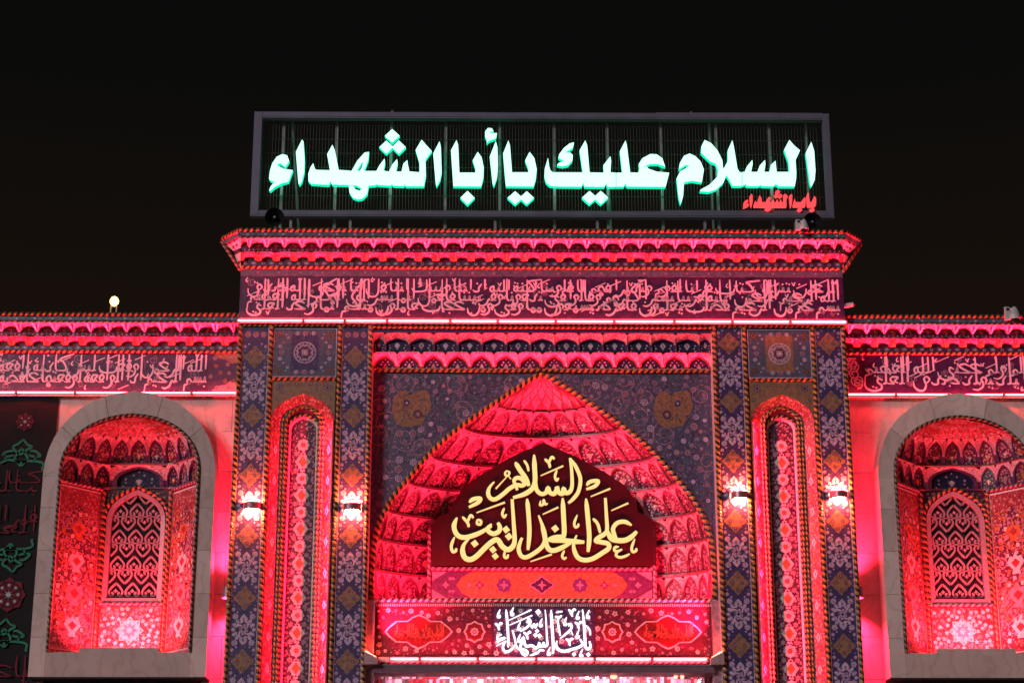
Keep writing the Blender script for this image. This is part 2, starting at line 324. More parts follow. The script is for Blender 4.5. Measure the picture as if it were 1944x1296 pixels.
def inscription(text, X0, X1, z0, h, y, seed, mname='letter', w=0.045, depth=0.008, marks=True, orn='scroll', gap=0.06, rows=2):
    "two interlocking rows of script running right to left from X1 to X0 on a band of height h"
    rnd = random.Random(seed); mb = MB(); words = text.split(); WORDS = []
    W_ = [word_strokes(a) for a in words]; half = [[] for _ in range(rows)]; lens = [0]*rows
    for k, a in enumerate(W_):
        r = lens.index(min(lens)); half[r].append(a); lens[r] += a[2]+gap
    base = {1: (.3,), 2: (.23, .52), 3: (.19, .42, .65)}[rows]; low = {1: 1.0, 2: .85, 3: .70}[rows]
    for r in range(rows):
        sc = (X1-X0)/max(lens[r], 1e-6); bz = z0+h*base[r]; x = X1
        for st, dots, adv in half[r]:
            top = z0+h*rnd.uniform(.93, .97); mb = MB(); WORDS.append(mb)
            for s in st:
                P = []
                for px, pz in s:
                    if pz > .45: zz = bz+.45*h*low*.7+(pz-.45)/.55*(top-bz-.45*h*low*.7)
                    else: zz = bz+pz*h*low*(1 if pz < .3 else .85)
                    P.append((x+px*sc, min(zz, z0+h*.975)))
                mb.ribbon(P, w*(1.0-.06*r), y-.002*r, mname, depth=depth, taper=(.6, .5))
            for dx, dz in dots:
                a, b = x+dx*sc, bz+dz*h*low*.8
                mb.flat([(a-w*.6, b), (a, b+w*.6), (a+w*.6, b), (a, b-w*.6)], y, mname)
            x -= (adv+gap)*sc
    mb = MB()
    if marks:
        n = int((X1-X0)*9)
        for k in range(n):
            a = X0+(X1-X0)*(k+rnd.random())/n; b = z0+h*rnd.choice([rnd.uniform(.66, .95), rnd.uniform(.05, .95)])
            t = rnd.random(); q = w*.62
            if t < .40: mb.ribbon([(a-.10, b-.045), (a+.10, b+.045)], q, y+.002, mname, taper=(.8, .8))
            elif t < .65: mb.ribbon([(a-.04, b+.04), (a, b-.03), (a+.015, b+.02), (a+.04, b+.035)], q, y+.002, mname)
            elif t < .85: mb.ribbon([(a+.02, b+.06), (a-.01, b), (a+.01, b-.03), (a+.03, b-.01)], q, y+.002, mname)
            else: mb.disc(a, b, w*.5, y+.002, mname, 6)
    om = MB()
    if orn:
        for k in range(int((X1-X0)*5)):
            a = rnd.uniform(X0+.1, X1-.1); b = z0+h*rnd.uniform(.12, .88)
            spiral(om, a, b, rnd.uniform(.05, .10), y+.006, orn, w=.016, a0=rnd.random()*6, d=rnd.choice((-1, 1)))
            if k % 2: om.disc(a, b, .022, y+.005, orn, 6)
    if marks: om.v, om.f, om.m, om.names = merge(om, mb)
    return WORDS, om
def merge(a, b):
    i0 = len(a.v); mp = [a.mi(nm) for nm in b.names]
    return a.v+b.v, a.f+[tuple(i+i0 for i in ff) for ff in b.f], a.m+[mp[i] for i in b.m], a.names

# ------------------------------------------------------------------ muqarnas cell
def cell(mb, BL, BR, TL, TR, mats=('maroon', 'pale', 'rib'), u0=.12, spring=.40, apex=.86, motif=True, ease=2.0, petal='rose', nm=5, mm='cream', seed=0, lean=0.0):
    BL, BR, TL, TR = map(Vector, (BL, BR, TL, TR)); e = BR-BL; h = TL.z-BL.z; w = e.length
    n = e.cross(Vector((0, 0, 1))).normalized()
    if n.y > 0 and abs(n.y) > 1e-4: n = -n
    pan, hood, rib = mats
    Lv = (TL+TR)/2-(BL+BR)/2; Lv.z = 0; Lv *= lean; wt = (TR-TL).length/max(w, 1e-6)
    def P(u, v, o=0.0): return BL+e*(.5+(u-.5)*(1+(wt-1)*v*lean))+Vector((0, 0, h*v))+Lv*v+n*o
    def arch(u0, sp, ap):
        l = [(u0, .03), (u0, sp*.5), (u0, sp)]+bez((u0, sp), (u0, sp+(ap-sp)*.55), (u0+(.5-u0)*.5, sp+(ap-sp)*.82), (.5, ap), 5)[1:]
        return l+[(1-u, v) for u, v in l[-2::-1]]
    A = arch(u0, spring, apex); A2 = arch(u0*.45, spring, min(.97, apex+.07))
    dep = min(.05, w*.08)
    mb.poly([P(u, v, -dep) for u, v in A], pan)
    k = len(A)
    for i in range(k-1):
        mb.poly([P(*A[i], -dep), P(*A[i+1], -dep), P(*A[i+1], dep*.5), P(*A[i], dep*.5)], rib)
        mb.poly([P(*A[i], dep*.5), P(*A[i+1], dep*.5), P(*A2[i+1], dep*.5), P(*A2[i], dep*.5)], rib)
    def edge(s, v):                                                      # side rib from foot to crown
        a, b = (BL, TL) if s == 0 else (BR, TR)
        q = a.lerp(b, v**ease); q.z = a.z+(b.z-a.z)*v; return q
    half = (k-1)//2; B = []
    for i in range(half+1):
        if i <= 2: B.append(edge(0, A[i][1]))
        else:
            t = (i-2)/(half-2)
            B.append(edge(0, spring+(1-spring)*t*2) if t < .5 else TL.lerp(TL.lerp(TR, .5), (t-.5)*2))
    for i in range(half-1, -1, -1):
        if i <= 2: B.append(edge(1, A[i][1]))
        else:
            t = (i-2)/(half-2)
            B.append(edge(1, spring+(1-spring)*t*2) if t < .5 else TR.lerp(TL.lerp(TR, .5), (t-.5)*2))
    for i in range(k-1):
        q = [P(*A2[i], dep*.5), P(*A2[i+1], dep*.5), B[i+1], B[i]]
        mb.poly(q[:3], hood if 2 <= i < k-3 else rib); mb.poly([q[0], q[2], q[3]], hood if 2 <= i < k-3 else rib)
    if motif and hood == 'floral_pale' and w > .3:                              # small framed kite on each sloping corner
        for s_ in (0, 1):
            i = half-2 if s_ == 0 else k-1-(half-2)
            a, b, c_ = P(*A2[i], dep*.5), B[i], (TL if s_ == 0 else TR)
            m1_ = TL.lerp(TR, .5); g3 = (a+c_+m1_)/3; o_ = n*.006+Vector((0, 0, -.004))
            tri = [g3+(v-g3)*.62+o_ for v in (a, c_, m1_)]; mb.poly(tri, 'cream'); mb.poly([g3+(v-g3)*.20+o_*2 for v in (a, c_, m1_)], 'maroon')
    if motif:
        rnd = random.Random(seed)
        c, rr = (.5, spring*.95), min(w*.2, h*.22)
        o = -dep+.004
        def F(u, v, du, dv, o=o): return P(u, v, o)+e.normalized()*du+Vector((0, 0, dv))
        sh = scal_diamond(rr*.72, rr*1.15, 4); mb.poly([F(*c, a, b) for a, b in sh], petal)
        mb.poly([F(*c, a*.45, b*.45, o+.003) for a, b in sh], mm if rnd.random() < .5 else 'orange')
        for s in (0, 1):
            for q in range(nm):
                v = .09+q*(apex-.22)/nm; u = u0+.10+.05*(q % 2)+max(0, (v-spring))*.55
                if u > .46: continue
                r_ = rr*.24*rnd.uniform(.8, 1.15)
                mb.poly([F(u if s == 0 else 1-u, v, r_*math.cos(a*PI/4), r_*math.sin(a*PI/4)) for a in range(8)], petal)
        mb.poly([F(.5, apex-.14, rr*.2*math.cos(a*PI/3), rr*.26*math.sin(a*PI/3)) for a in range(6)], petal)

# ================================================================== GROUND
g = MB(); g.box(-400, 400, -120, 600, -.3, 0, 'concrete')
g.build('courtyard_ground', kind='structure')

# ================================================================== GATE PORTAL
HW = 5.78
YS = 0.30                                                                # spandrel plane
portal = empty('gate_portal', (0, 0, 0), 'tall tiled shrine gate with pointed arch and dark calligraphy band, glowing red', 'gate')
ARCH_PX = [(0, 712), (41, 733), (87.5, 763.5), (145, 803), (194, 842), (222, 870), (249.5, 902), (282, 941), (300.5, 972), (314, 1004), (322, 1043), (325.5, 1090), (326, 1137)]
ARCH = []
for dx, py in ARCH_PX:
    a, b = at(1032-dx, py, YS), at(1032+dx, py, YS); ARCH.append(((b.x-a.x)/2, (a.z+b.z)/2))
ARCH[0] = (0, ARCH[0][1])
def arch_hw(z):
    for (x0, z0), (x1, z1) in zip(ARCH, ARCH[1:]):
        if z1 <= z <= z0: return x0+(x1-x0)*(z0-z)/(z0-z1)
    return 0 if z > ARCH[0][1] else ARCH[-1][0]
Z_LEDGE = ARCH[-1][1]
Z_BAND0 = Zp(706, YS)                                                    # top of spandrels
Z_TOP = Zp(621, 0)

# --- wall core behind everything
c = MB()
c.box(-HW+.02, -3.36, .45, 2.6, 0, 13.2, 'concrete'); c.box(3.36, HW-.02, .45, 2.6, 0, 13.2, 'concrete')
c.box(-3.36, 3.36, .52, 2.6, 12.2, 13.2, 'concrete'); c.box(-3.4, 3.4, 2.2, 2.6, 5.2, 12.2, 'concrete')
c.box(-HW+.02, HW-.02, .02, 2.6, 13.2, 13.86, 'concrete')
c.build('wall_core', portal)

# --- pillars
def strip_tiles(parent, cx, w, zd, zlo, zhi):
    hp = 0.571
    if 'dia' not in strip_tiles.__dict__:
        random.seed(3)
        d = MB(); d.flat([(-w/2, -hp/2), (w/2, -hp/2), (w/2, hp/2), (-w/2, hp/2)], 0, 'navy')
        d.flat(scal_diamond(w*.43, hp*.40), -.004, 'ochre'); d.flat(scal_diamond(w*.36, hp*.33), -.006, 'ochre')
        for a, b in ((0, .13), (0, -.13), (.09, 0), (-.09, 0)):
            d.ring(a, b, .026, .013, -.009, 'navy'); d.disc(a, b, .012, -.009, 'rose', 6)
        for k in range(14):
            t = 2*PI*k/14; d.disc(.10*math.cos(t)*(1+.4*(k % 2)), .14*math.sin(t)*(1+.3*(k % 2)), .010, -.009, 'maroon', 5)
        for a in (-1, 1):
            for b in (-1, 1):
                d.disc(a*.19, b*.13, .016, -.004, 'rose', 6); d.disc(a*.21, b*.24, .012, -.004, 'red_tile', 6)
        for a in (-1, 1):
            for b in (-1, 1):
                flower(d, a*.195, b*.205, .034, -.005, 'lavender', 'scroll', 6); d.disc(a*.12, b*.255, .018, -.004, 'lavender', 6); d.disc(a*.225, b*.05, .013, -.004, 'lavender', 5)
        strip_tiles.dia = d.mesh('diamond_tile')
        q = MB(); q.flat([(-w/2, -hp/2), (w/2, -hp/2), (w/2, hp/2), (-w/2, hp/2)], 0, 'navy')
        q.flat([((.205+.022*math.cos(14*t))*math.cos(t), (.215+.022*math.cos(14*t))*math.sin(t)) for t in [2*PI*k/84 for k in range(84)]], -.004, 'lavender')
        for k in range(14):
            t = 2*PI*(k+.5)/14; q.star(.170*math.cos(t), .178*math.sin(t), .024, .012, 3, -.007, 'plum', a0=t)
        for k in range(8):
            t = 2*PI*(k+.5)/8; q.ribbon([(.075*math.cos(t-.35), .08*math.sin(t-.35)), (.105*math.cos(t), .112*math.sin(t)), (.135*math.cos(t+.3), .14*math.sin(t+.3))], .024, -.007, 'plum', taper=(.5, .5))
        q.star(0, 0, .05, .02, 4, -.007, 'plum'); q.ring(0, 0, .062, .010, -.008, 'plum', 12)
        for s in (-1, 1):
            q.disc(s*.115, 0, .045, -.009, 'navy', 8); q.disc(0, s*.12, .026, -.009, 'navy', 6)
            q.flat([(0, s*.285), (.055, s*.23), (.035, s*.19), (0, s*.215), (-.035, s*.19), (-.055, s*.23)], -.008, 'lavender')
            for a in (-1, 1):
                flower(q, a*.155, s*.238, .058, -.005, 'lavender', 'scroll', 7)
        strip_tiles.med = q.mesh('medallion_tile')
    n0 = math.ceil((zlo-zd)/hp); n1 = math.floor((zhi-hp/2-zd)/hp+.02)
    for k in range(n0, n1+1):
        nm, me = (('diamond_tile', strip_tiles.dia), ('medallion_tile', strip_tiles.med))[k % 2]
        link(nm, me, parent, (cx, 0, zd+k*hp))
    return zd+(n1+.5)*hp
flower_strip = None
def pillar(sx, zd):
    cx = sx*4.5; m = MB()
    zb = 0.0
    # core with the niche opening left free: two flanks and a top piece, face 8 mm behind the tiles
    for a, b in ((3.24, 3.86), (5.12, 5.76)):
        x0, x1 = sorted((sx*a, sx*b)); m.box(x0, x1, .008, .45, zb, Z_TOP+.1, 'navy_dark')
    x0, x1 = sorted((sx*3.86, sx*5.12)); ztop_n = Zp(742, 0)
    m.box(x0, x1, .008, .45, ztop_n, Z_TOP+.1, 'navy_dark'); m.box(x0, x1, .40, .45, zb, ztop_n, 'maroon')
    p = m.build('pillar', portal)
    for cxs in (5.44, 3.545):
        zt = strip_tiles(p, sx*cxs, .50, zd, 4.6, Z_TOP)
        cap = MB(); cap.box(sx*cxs-.25, sx*cxs+.25, 0, .05, zt, Z_TOP, 'navy'); 
        for k in range(3): flower(cap, sx*cxs+(k-1)*.15, (zt+Z_TOP)/2, min(.06, (Z_TOP-zt)*.3+.01), -.003, 'rose', 'plum')
        for s in (-1, 1): cap.box(sx*cxs+s*.245-.006, sx*cxs+s*.245+.006, -.012, 0, 4.6, Z_TOP, 'lavender')
        cap.build('border_tile', p)
    for rx in (5.73, 5.145, 3.84, 3.262):
        rp = MB(); rp.rope([(sx*rx, -.005, 4.6), (sx*rx, -.005, Z_TOP+.01)], .045); rp.build('rope_moulding', p)
    rp = MB(); rp.rope([(cx-.60, -.005, Zp(720)), (cx+.60, -.005, Zp(720))], .04, m=('orange', 'black')); rp.build('rope_moulding', p)
    # carpet-like square panel
    zc0, zc1 = Zp(717), Zp(624); zc = (zc0+zc1)/2; hh = (zc1-zc0)/2; q = MB()
    q.box(cx-.61, cx+.61, .0, .05, zc0, zc1, 'slate')
    for a, b, c_, d in ((-.60, -.585, -hh, hh), (.585, .60, -hh, hh), (-.585, .585, hh-.02, hh-.005), (-.585, .585, -hh+.005, -hh+.02)):
        q.flat([(cx+a, zc+c_), (cx+b, zc+c_), (cx+b, zc+d), (cx+a, zc+d)], -.004, 'lavender')
    mid = 'slate' if sx < 0 else 'ochre'
    q.flat([(cx-.26, zc-.36), (cx+.26, zc-.36), (cx+.26, zc+.36), (cx-.26, zc+.36)], -.003, 'navy' if sx < 0 else 'ochre')
    for r_, w_ in ((.205, .022), (.15, .014)): q.ring(cx, zc, r_, w_, -.006, 'lavender', 20)
    for k in range(8):
        t = 2*PI*k/8; q.ring(cx+.165*math.cos(t), zc+.165*math.sin(t), .045, .016, -.008, 'lavender', 8)
    q.disc(cx, zc, .10, -.005, 'plum', 12); q.flat([(cx-.06, zc-.06), (cx+.06, zc-.06), (cx+.06, zc+.06), (cx-.06, zc+.06)], -.008, 'rose'); q.star(cx, zc, .05, .02, 4, -.010, 'cream')
    for a in (-1, 1):
        for b in (-1, 1):
            q.star(cx+a*.49, zc+b*.35, .085, .05, 5, -.005, 'ochre'); q.ring(cx+a*.49, zc+b*.35, .05, .018, -.007, 'maroon', 8); q.disc(cx+a*.49, zc+b*.35, .02, -.009, 'black', 6)
            for fx, fz, r_ in ((.15, .38, .045), (.32, .29, .03), (.47, .12, .045), (.40, .20, .025), (.36, .36, .02)): flower(q, cx+a*fx, zc+b*fz, r_, -.006, 'lavender', 'scroll')
    for a in (-1, 1): flower(q, cx+a*.44, zc, .055, -.006, 'rose', 'plum'); flower(q, cx, zc+a*.38, .055, -.006, 'rose', 'plum')
    q.build('carpet_panel', p)
    # ochre spandrel with arch opening
    z_ap, z_sp = Zp(747), Zp(802); A = parch(.60, z_ap-z_sp, cx, z_sp, 9); zt = Zp(723)
    q = MB(); half = len(A)//2
    for i in range(len(A)-1):
        q.poly([(A[i][0], -.001, A[i][1]), (A[i+1][0], -.001, A[i+1][1]), (A[i+1][0], -.001, zt), (A[i][0], -.001, zt)], 'ochre')
        q.poly([(A[i][0], -.001, A[i][1]), (A[i+1][0], -.001, A[i+1][1]), (A[i+1][0], .06, A[i+1][1]), (A[i][0], .06, A[i][1])], 'rib')
    for a in (-1, 1):
        for fx, fz, r_ in ((.14, .07, .028), (0.29, .10, .02)): q.disc(cx+a*fx, zt-fz, r_, -.005, 'navy', 8); q.disc(cx+a*fx, zt-fz, r_*.4, -.007, 'cream', 6)
        q.star(cx+a*.45, zt-.14, .075, .05, 6, -.005, 'plum'); q.ring(cx+a*.45, zt-.14, .04, .016, -.007, 'rose', 8); q.disc(cx+a*.53, zt-.36, .03, -.005, 'navy', 8); q.disc(cx+a*.53, zt-.36, .012, -.007, 'cream', 6)
        for k in range(16):
            q.disc(cx+a*random.uniform(.03, .57), zt-random.uniform(.02, .13), .010, -.005, random.choice(('maroon', 'navy', 'orange')), 5)
    q.build('spandrel_tile', p)
    # nested recess: splayed reveal, two rope columns, border, centre strip
    def ring_path(hw, zs, rise, y, n=9): return [(x, y, z) for x, z in [(cx-hw, 4.6)]+parch(hw, rise, cx, zs, n)+[(cx+hw, 4.6)]]
    lv = [(.595, z_sp, z_ap-z_sp, .0), (.39, Zp(806, .16), Zp(772, .16)-Zp(806, .16), .16), (.285, Zp(812, .22), Zp(788, .22)-Zp(812, .22), .22), (.235, Zp(818, .28), Zp(796, .28)-Zp(818, .28), .28)]
    rg = [ring_path(*l) for l in lv]
    for j, (mn, nm) in enumerate((('floral_red', 'splayed_reveal'), ('maroon', 'inner_reveal'), ('pale', 'border_tile'))):
        q = MB()
        for i in range(len(rg[j])-1): q.poly([rg[j][i], rg[j][i+1], rg[j+1][i+1], rg[j+1][i]], mn)
        if j == 0:
            for s in (-1, 1):
                for k in range(22):
                    z = 4.8+k*.29
                    if z > z_sp+.05: continue
                    # lozenges lying on the splayed face, which runs from x=.595,y=0 to x=.39,y=.16
                    def on(t, dz): return (cx+s*(.595-.205*t), .16*t-.006, z+dz)
                    mm = 'pale' if k % 2 else 'orange'
                    q.poly([on(.32, 0), on(.5, -.10), on(.68, 0), on(.5, .10)], mm); q.poly([on(.43, 0), on(.5, -.045), on(.57, 0), on(.5, .045)][::1], 'red_tile')
                    for t in (.12, .88): q.poly([on(t-.05, .14), on(t, .10), on(t+.05, .14), on(t, .18)], 'rose')
        q.build(nm, p)
    for hw, l in ((.385, 1), (.325, 1), (.29, 2)):
        zs, rs, y = lv[l][1], lv[l][2], lv[l][3]
        q = MB(); q.rope(ring_path(hw, zs, rs+.0*(hw-.3), y-.01), .030, p=.10); q.build('rope_moulding', p)
    y = .282; q = MB(); z1 = lv[3][1]; A = [(cx-.235, 4.6)]+parch(.235, lv[3][2], cx, z1, 6)+[(cx+.235, 4.6)]
    q.flat(A, y, 'floral_dark')
    k = 0; z = z1-.28
    while z > 4.7:
        if k % 2 == 0:
            q.star(cx, z, .125, .105, 8, y-.004, 'cream'); q.star(cx, z, .085, .06, 8, y-.006, 'maroon')
            for j in range(8): q.disc(cx+.062*math.cos(j*PI/4), z+.062*math.sin(j*PI/4), .024, y-.008, 'cream', 6)
            q.disc(cx, z, .03, y-.009, 'orange', 8)
        else:
            q.flat([(cx+a*.15, z+b*.20) for a, b in ((0, 1), (.28, .62), (.5, .62), (.55, .42), (1, 0), (.55, -.42), (.5, -.62), (.28, -.62), (0, -1), (-.28, -.62), (-.5, -.62), (-.55, -.42), (-1, 0), (-.55, .42), (-.5, .62), (-.28, .62))], y-.004, 'cream')
            q.flat([(cx+a*.08, z+b*.11) for a, b in ((0, 1), (1, 0), (0, -1), (-1, 0))], y-.006, 'orange'); q.disc(cx, z+.14, .02, y-.006, 'maroon', 6); q.disc(cx, z-.14, .02, y-.006, 'maroon', 6)
        for s in (-1, 1):
            q.star(cx+s*.125, z-.165, .058, .036, 6, y-.004, 'rose'); q.disc(cx+s*.03, z-.17, .018, y-.004, 'pale', 6)
            for a, b in ((.19, .10), (.185, .0), (.20, -.09)): q.disc(cx+s*a, z+b, .024, y-.004, 'rose', 6)
        z -= .32; k += 1
    q.build('flower_strip', p)
    # concealed upright light strip on the jamb nearer the arch
    ll = MB(); lx = cx-sx*.565; ll.box(lx-.012, lx+.012, -.03, -.004, 4.6, z_sp, 'housing'); lo = ll.build('unseen_light_strip', p)
    area('unseen_strip_lamp', lo, (lx+sx*.02, -.012, (4.6+z_sp)/2), .03, z_sp-4.6, 170, 160, aim=(sx*.72, .70, 0), rz=(0, 1, 0))
    return p
pillar(-1, Zp(679)); pillar(1, Zp(651))

# --- iwan: spandrels, muqarnas half dome, ledge
sp = MB(); n = len(ARCH)
full = [(-x, z) for x, z in ARCH[::-1]]+ARCH[1:]
X_IN = 3.225
for i in range(len(full)-1):
    (xa, za), (xb, zb) = full[i], full[i+1]
    sp.poly([(xa, YS, za), (xb, YS, zb), (xb, YS, Z_BAND0), (xa, YS, Z_BAND0)], 'floral_blue')
    sp.poly([(xa, YS, za), (xb, YS, zb), (xb, YS+.12, zb), (xa, YS+.12, za)], 'pale')
for s in (-1, 1): sp.flat([(s*ARCH[-1][0], Z_LEDGE), (s*X_IN, Z_LEDGE), (s*X_IN, Z_BAND0), (s*ARCH[-1][0], Z_BAND0)], YS, 'floral_blue')
iwan = sp.build('spandrel', portal)
def in_sp(x, z): return abs(x) < X_IN-.12 and z < Z_BAND0-.08 and (abs(x) > arch_hw(z)+.16 or z > ARCH[0][1]+.1) and z > 7.6
for s in (-1, 1):
    o = MB(); bcx, bcz = s*2.48, Zp(775, YS)
    blob = [(-.33, .30), (-.27, .35), (-.05, .33), (.0, .25), (.06, .25), (.09, .33), (.22, .34), (.33, .22), (.37, .02), (.34, -.2), (.22, -.35), (.0, -.37), (-.18, -.33), (-.27, -.2), (-.2, -.15), (-.33, -.1), (-.38, .05)]
    o.flat([(bcx-s*a*-1, bcz+b) if s < 0 else (bcx-a, bcz+b) for a, b in blob], YS-.006, 'ochre')
    rnd = random.Random(5+s)
    for k in range(60):
        a, b = rnd.uniform(-.27, .27), rnd.uniform(-.27, .25); o.disc(bcx+a, bcz+b, .014, YS-.009, rnd.choice(('maroon', 'navy', 'orange')), 5)
    o.disc(bcx+s*.09, bcz+.10, .06, YS-.011, 'navy', 10); o.disc(bcx+s*.09, bcz+.10, .025, YS-.013, 'lavender', 6); o.ring(bcx-s*.12, bcz-.12, .07, .03, YS-.011, 'plum', 10); o.disc(bcx-s*.12, bcz-.12, .03, YS-.012, 'rose', 6)
    pts = scatter(lambda x, z: in_sp(x, z), (min(0, s*3.2), max(0, s*3.2), 7.6, 11.3), .155, 3600, 11+s, [(bcx, bcz, .46)])
    for k, (a, b) in enumerate(pts):
        if k % 3 == 0: flower(o, a, b, rnd.uniform(.055, .08), YS-.006, rnd.choice(('scroll', 'rose', 'lavender')), 'plum', 7)
        else: o.disc(a, b, rnd.uniform(.03, .055), YS-.006, rnd.choice(('scroll', 'scroll', 'rose', 'lavender', 'teal')), 9)
    for k, (a, b) in enumerate(scatter(lambda x, z: in_sp(x, z), (min(0, s*3.2), max(0, s*3.2), 7.6, 11.3), .36, 1400, 31+s, [(bcx, bcz, .5)])):
        spiral(o, a, b, rnd.uniform(.2, .27), YS-.004, 'plum' if k % 2 else 'rose', w=.014, turns=1.5, a0=rnd.random()*6, d=rnd.choice((-1, 1)))
    for a, b in scatter(lambda x, z: in_sp(x, z), (min(0, s*3.2), max(0, s*3.2), 7.6, 11.3), .12, 1500, 51+s, [(bcx, bcz, .42)]): o.disc(a, b, .014, YS-.005, rnd.choice(('lavender', 'maroon', 'navy')), 5)
    o.build('flower_inlay', iwan, kind='stuff')
r_ = MB(); r_.rope([(x, YS-.02, z) for x, z in crom(full, 4)], .055, p=.125); r_.build('rope_moulding', iwan)
for s in (-1, 1):                                                        # jamb reveals between pillar face and spandrel
    q = MB(); q.box(s*3.235-.02, s*3.235+.02, .0, .5, 4.6, Z_BAND0+.9, 'pale'); q.build('jamb_reveal', iwan)

def section(hw, d, k, n):                                                # point k/n along the half-ellipse plan
    a = PI*k/n; return Vector((-hw*math.cos(a), YS+.10+d*math.sin(a)**.85, 0))
TIERS = [(Z_LEDGE, 1.45, 17), (Zp(1077, YS), 1.38, 16), (Zp(1019, YS), 1.34, 15), (Zp(966, YS), 1.29, 14), (Zp(912, YS), 1.22, 13), (Zp(862, YS), 1.20, 12), (Zp(808, YS), .94, 9), (Zp(764, YS), .58, 8)]
sd = 0
for i in range(len(TIERS)-1):
    (z0, d0, n0), (z1, d1, n1) = TIERS[i], TIERS[i+1]; w0, w1 = arch_hw(z0)-.01, arch_hw(z1)-.01
    n = n0; per = [k/n for k in range(n+1)]
    if n % 2 == 0: per = [0]+[(k+.5)/n for k in range(n)]+[1]
    for k in range(len(per)-1):
        pa, pb = per[k], per[k+1]
        def at_(w, d, t, z): q = section(w, d, t, 1); q.z = z; return q
        BL, BR, TL, TR = at_(w0, d0, pa, z0+.05), at_(w0, d0, pb, z0+.05), at_(w1, d1, pa, z1), at_(w1, d1, pb, z1)
        e = BR-BL
        m = MB(); sd += 1
        narrow = e.length < .30
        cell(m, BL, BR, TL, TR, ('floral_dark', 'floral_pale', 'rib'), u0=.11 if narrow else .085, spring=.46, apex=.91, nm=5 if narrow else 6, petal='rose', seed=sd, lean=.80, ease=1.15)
        # small rosette on the overhanging crown
        m.build('muqarnas_cell', iwan)
    lg = MB()                                                            # moulded ledge under the tier
    pp = [at_(w0, d0, t/24, z0) for t in range(25)]
    for a, b in zip(pp, pp[1:]):
        ia, ib = a+Vector((0, -.05, 0)), b+Vector((0, -.05, 0)); up_ = Vector((0, 0, .05))
        lg.poly([ia, ib, ib+up_, ia+up_], 'rib'); lg.poly([a, b, ib, ia], 'pale'); lg.poly([a+up_, b+up_, ib+up_, ia+up_], 'rib')
    lg.build('ledge', iwan)
# crown: kites and lozenges closing to the apex
z0, d0, n0 = TIERS[-1]; w0 = arch_hw(z0)-.01; ap = Vector((0, YS+.06, ARCH[0][1]-.02))
def crown(t, v):
    q = section(w0, d0, t, 1); q.z = z0; r = q.lerp(ap, v); r.z = z0+(ap.z-z0)*(1-(1-v)**1.5); return r
N = 10
for ring in range(4):
    for k in range(N):
        a0, a1 = (k+(.5 if ring % 2 else 0))/N, (k+1+(.5 if ring % 2 else 0))/N
        am = (a0+a1)/2
        if a1 > 1.001: continue
        v0, v1, v2 = ring*.22, (ring+1)*.22, min(1, (ring+2)*.22)
        m = MB(); P4 = [crown(am, v0), crown(a1, v1), crown(am, v2), crown(a0, v1)]
        m.poly([P4[0], P4[1], P4[2]], 'rib'); m.poly([P4[0], P4[2], P4[3]], 'rib')
        ctr = sum(P4, Vector())/4; off = Vector((0, -.02, -.012))
        in_ = [ctr+(p-ctr)*.80+off for p in P4]; m.poly(in_[:3], 'floral_pale'); m.poly([in_[0], in_[2], in_[3]], 'floral_pale')
        off *= 1.5; st = [ctr+(p-ctr)*.32+off for p in P4]; m.poly(st[:3], 'rose'); m.poly([st[0], st[2], st[3]], 'rose')
        m.build('crown_kite', iwan)
q = MB()
for k in range(24): q.poly([crown(k/24, 0)+Vector((0, .03, .02)), crown((k+1)/24, 0)+Vector((0, .03, .02)), ap+Vector((0, .03, .03))], 'rib')
q.build('crown_back', iwan)
# ledge floor with concealed light strips
q = MB(); q.box(-X_IN, X_IN, YS, YS+1.75, Z_LEDGE-.12, Z_LEDGE, 'pale'); fl = q.build('iwan_ledge', iwan)
for k in range(5):
    x = -2.5+k*1.25; h = MB(); h.box(x-.55, x+.55, YS+.13, YS+.19, Z_LEDGE, Z_LEDGE+.012, 'housing'); lo = h.build('unseen_light_strip', iwan)
    area('unseen_strip_lamp', lo, (x, YS+.16, Z_LEDGE+.03), 1.1, .05, 66, 170, aim=(0, .25, 1))

# --- two muqarnas rows over the spandrels
zz0, zz1, zz2 = Z_BAND0+.07, Zp(668, .12), Zp(632, 0)
band = MB(); band.box(-X_IN, X_IN, YS+.05, YS+.2, Z_BAND0, Zp(621, 0)+.12, 'maroon')
band = band.build('muqarnas_band', portal)
NC = 14; cw = 2*X_IN/NC
for k in range(NC):
    x = -X_IN+k*cw; m = MB()
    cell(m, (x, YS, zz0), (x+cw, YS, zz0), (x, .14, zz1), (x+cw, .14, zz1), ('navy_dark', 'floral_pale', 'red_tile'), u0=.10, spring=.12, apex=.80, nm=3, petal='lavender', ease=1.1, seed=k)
    m.build('muqarnas_cell', band)
for k in range(NC+1):
    x = -X_IN+(k-.5)*cw; xa, xb = max(-X_IN, x), min(X_IN, x+cw); m = MB()
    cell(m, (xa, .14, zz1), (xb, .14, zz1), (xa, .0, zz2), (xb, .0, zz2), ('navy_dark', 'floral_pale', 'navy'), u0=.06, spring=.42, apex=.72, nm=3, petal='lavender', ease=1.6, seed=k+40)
    m.build('muqarnas_cell', band)
q = MB()
q.rope([(-X_IN, YS-.03, Zp(703, .25)), (X_IN, YS-.03, Zp(703, .25))], .04); q.build('rope_moulding', band)
q = MB(); q.box(-X_IN, X_IN, -.01, .3, zz2, zz2+.05, 'navy'); q.build('fillet', band)
for k in (0, 1):
    q = MB(); z = Zp(617.5+k*5.5); q.rope([(-X_IN, -.03, z), (X_IN, -.03, z)], .028, m=('orange', 'black'), p=.10); q.build('rope_moulding', band)
for k in range(4):  # unseen strips added to light the two rows from below
    x = -2.4+k*1.6; h = MB(); h.box(x-.75, x+.75, .245, .27, Zp(703, .25)+.03, Zp(703, .25)+.04, 'housing'); lo = h.build('unseen_light_strip', band)
    area('unseen_strip_lamp', lo, (x, .235, Zp(703, .25)+.05), 1.5, .03, 14, 150, aim=(0, -.25, 1))

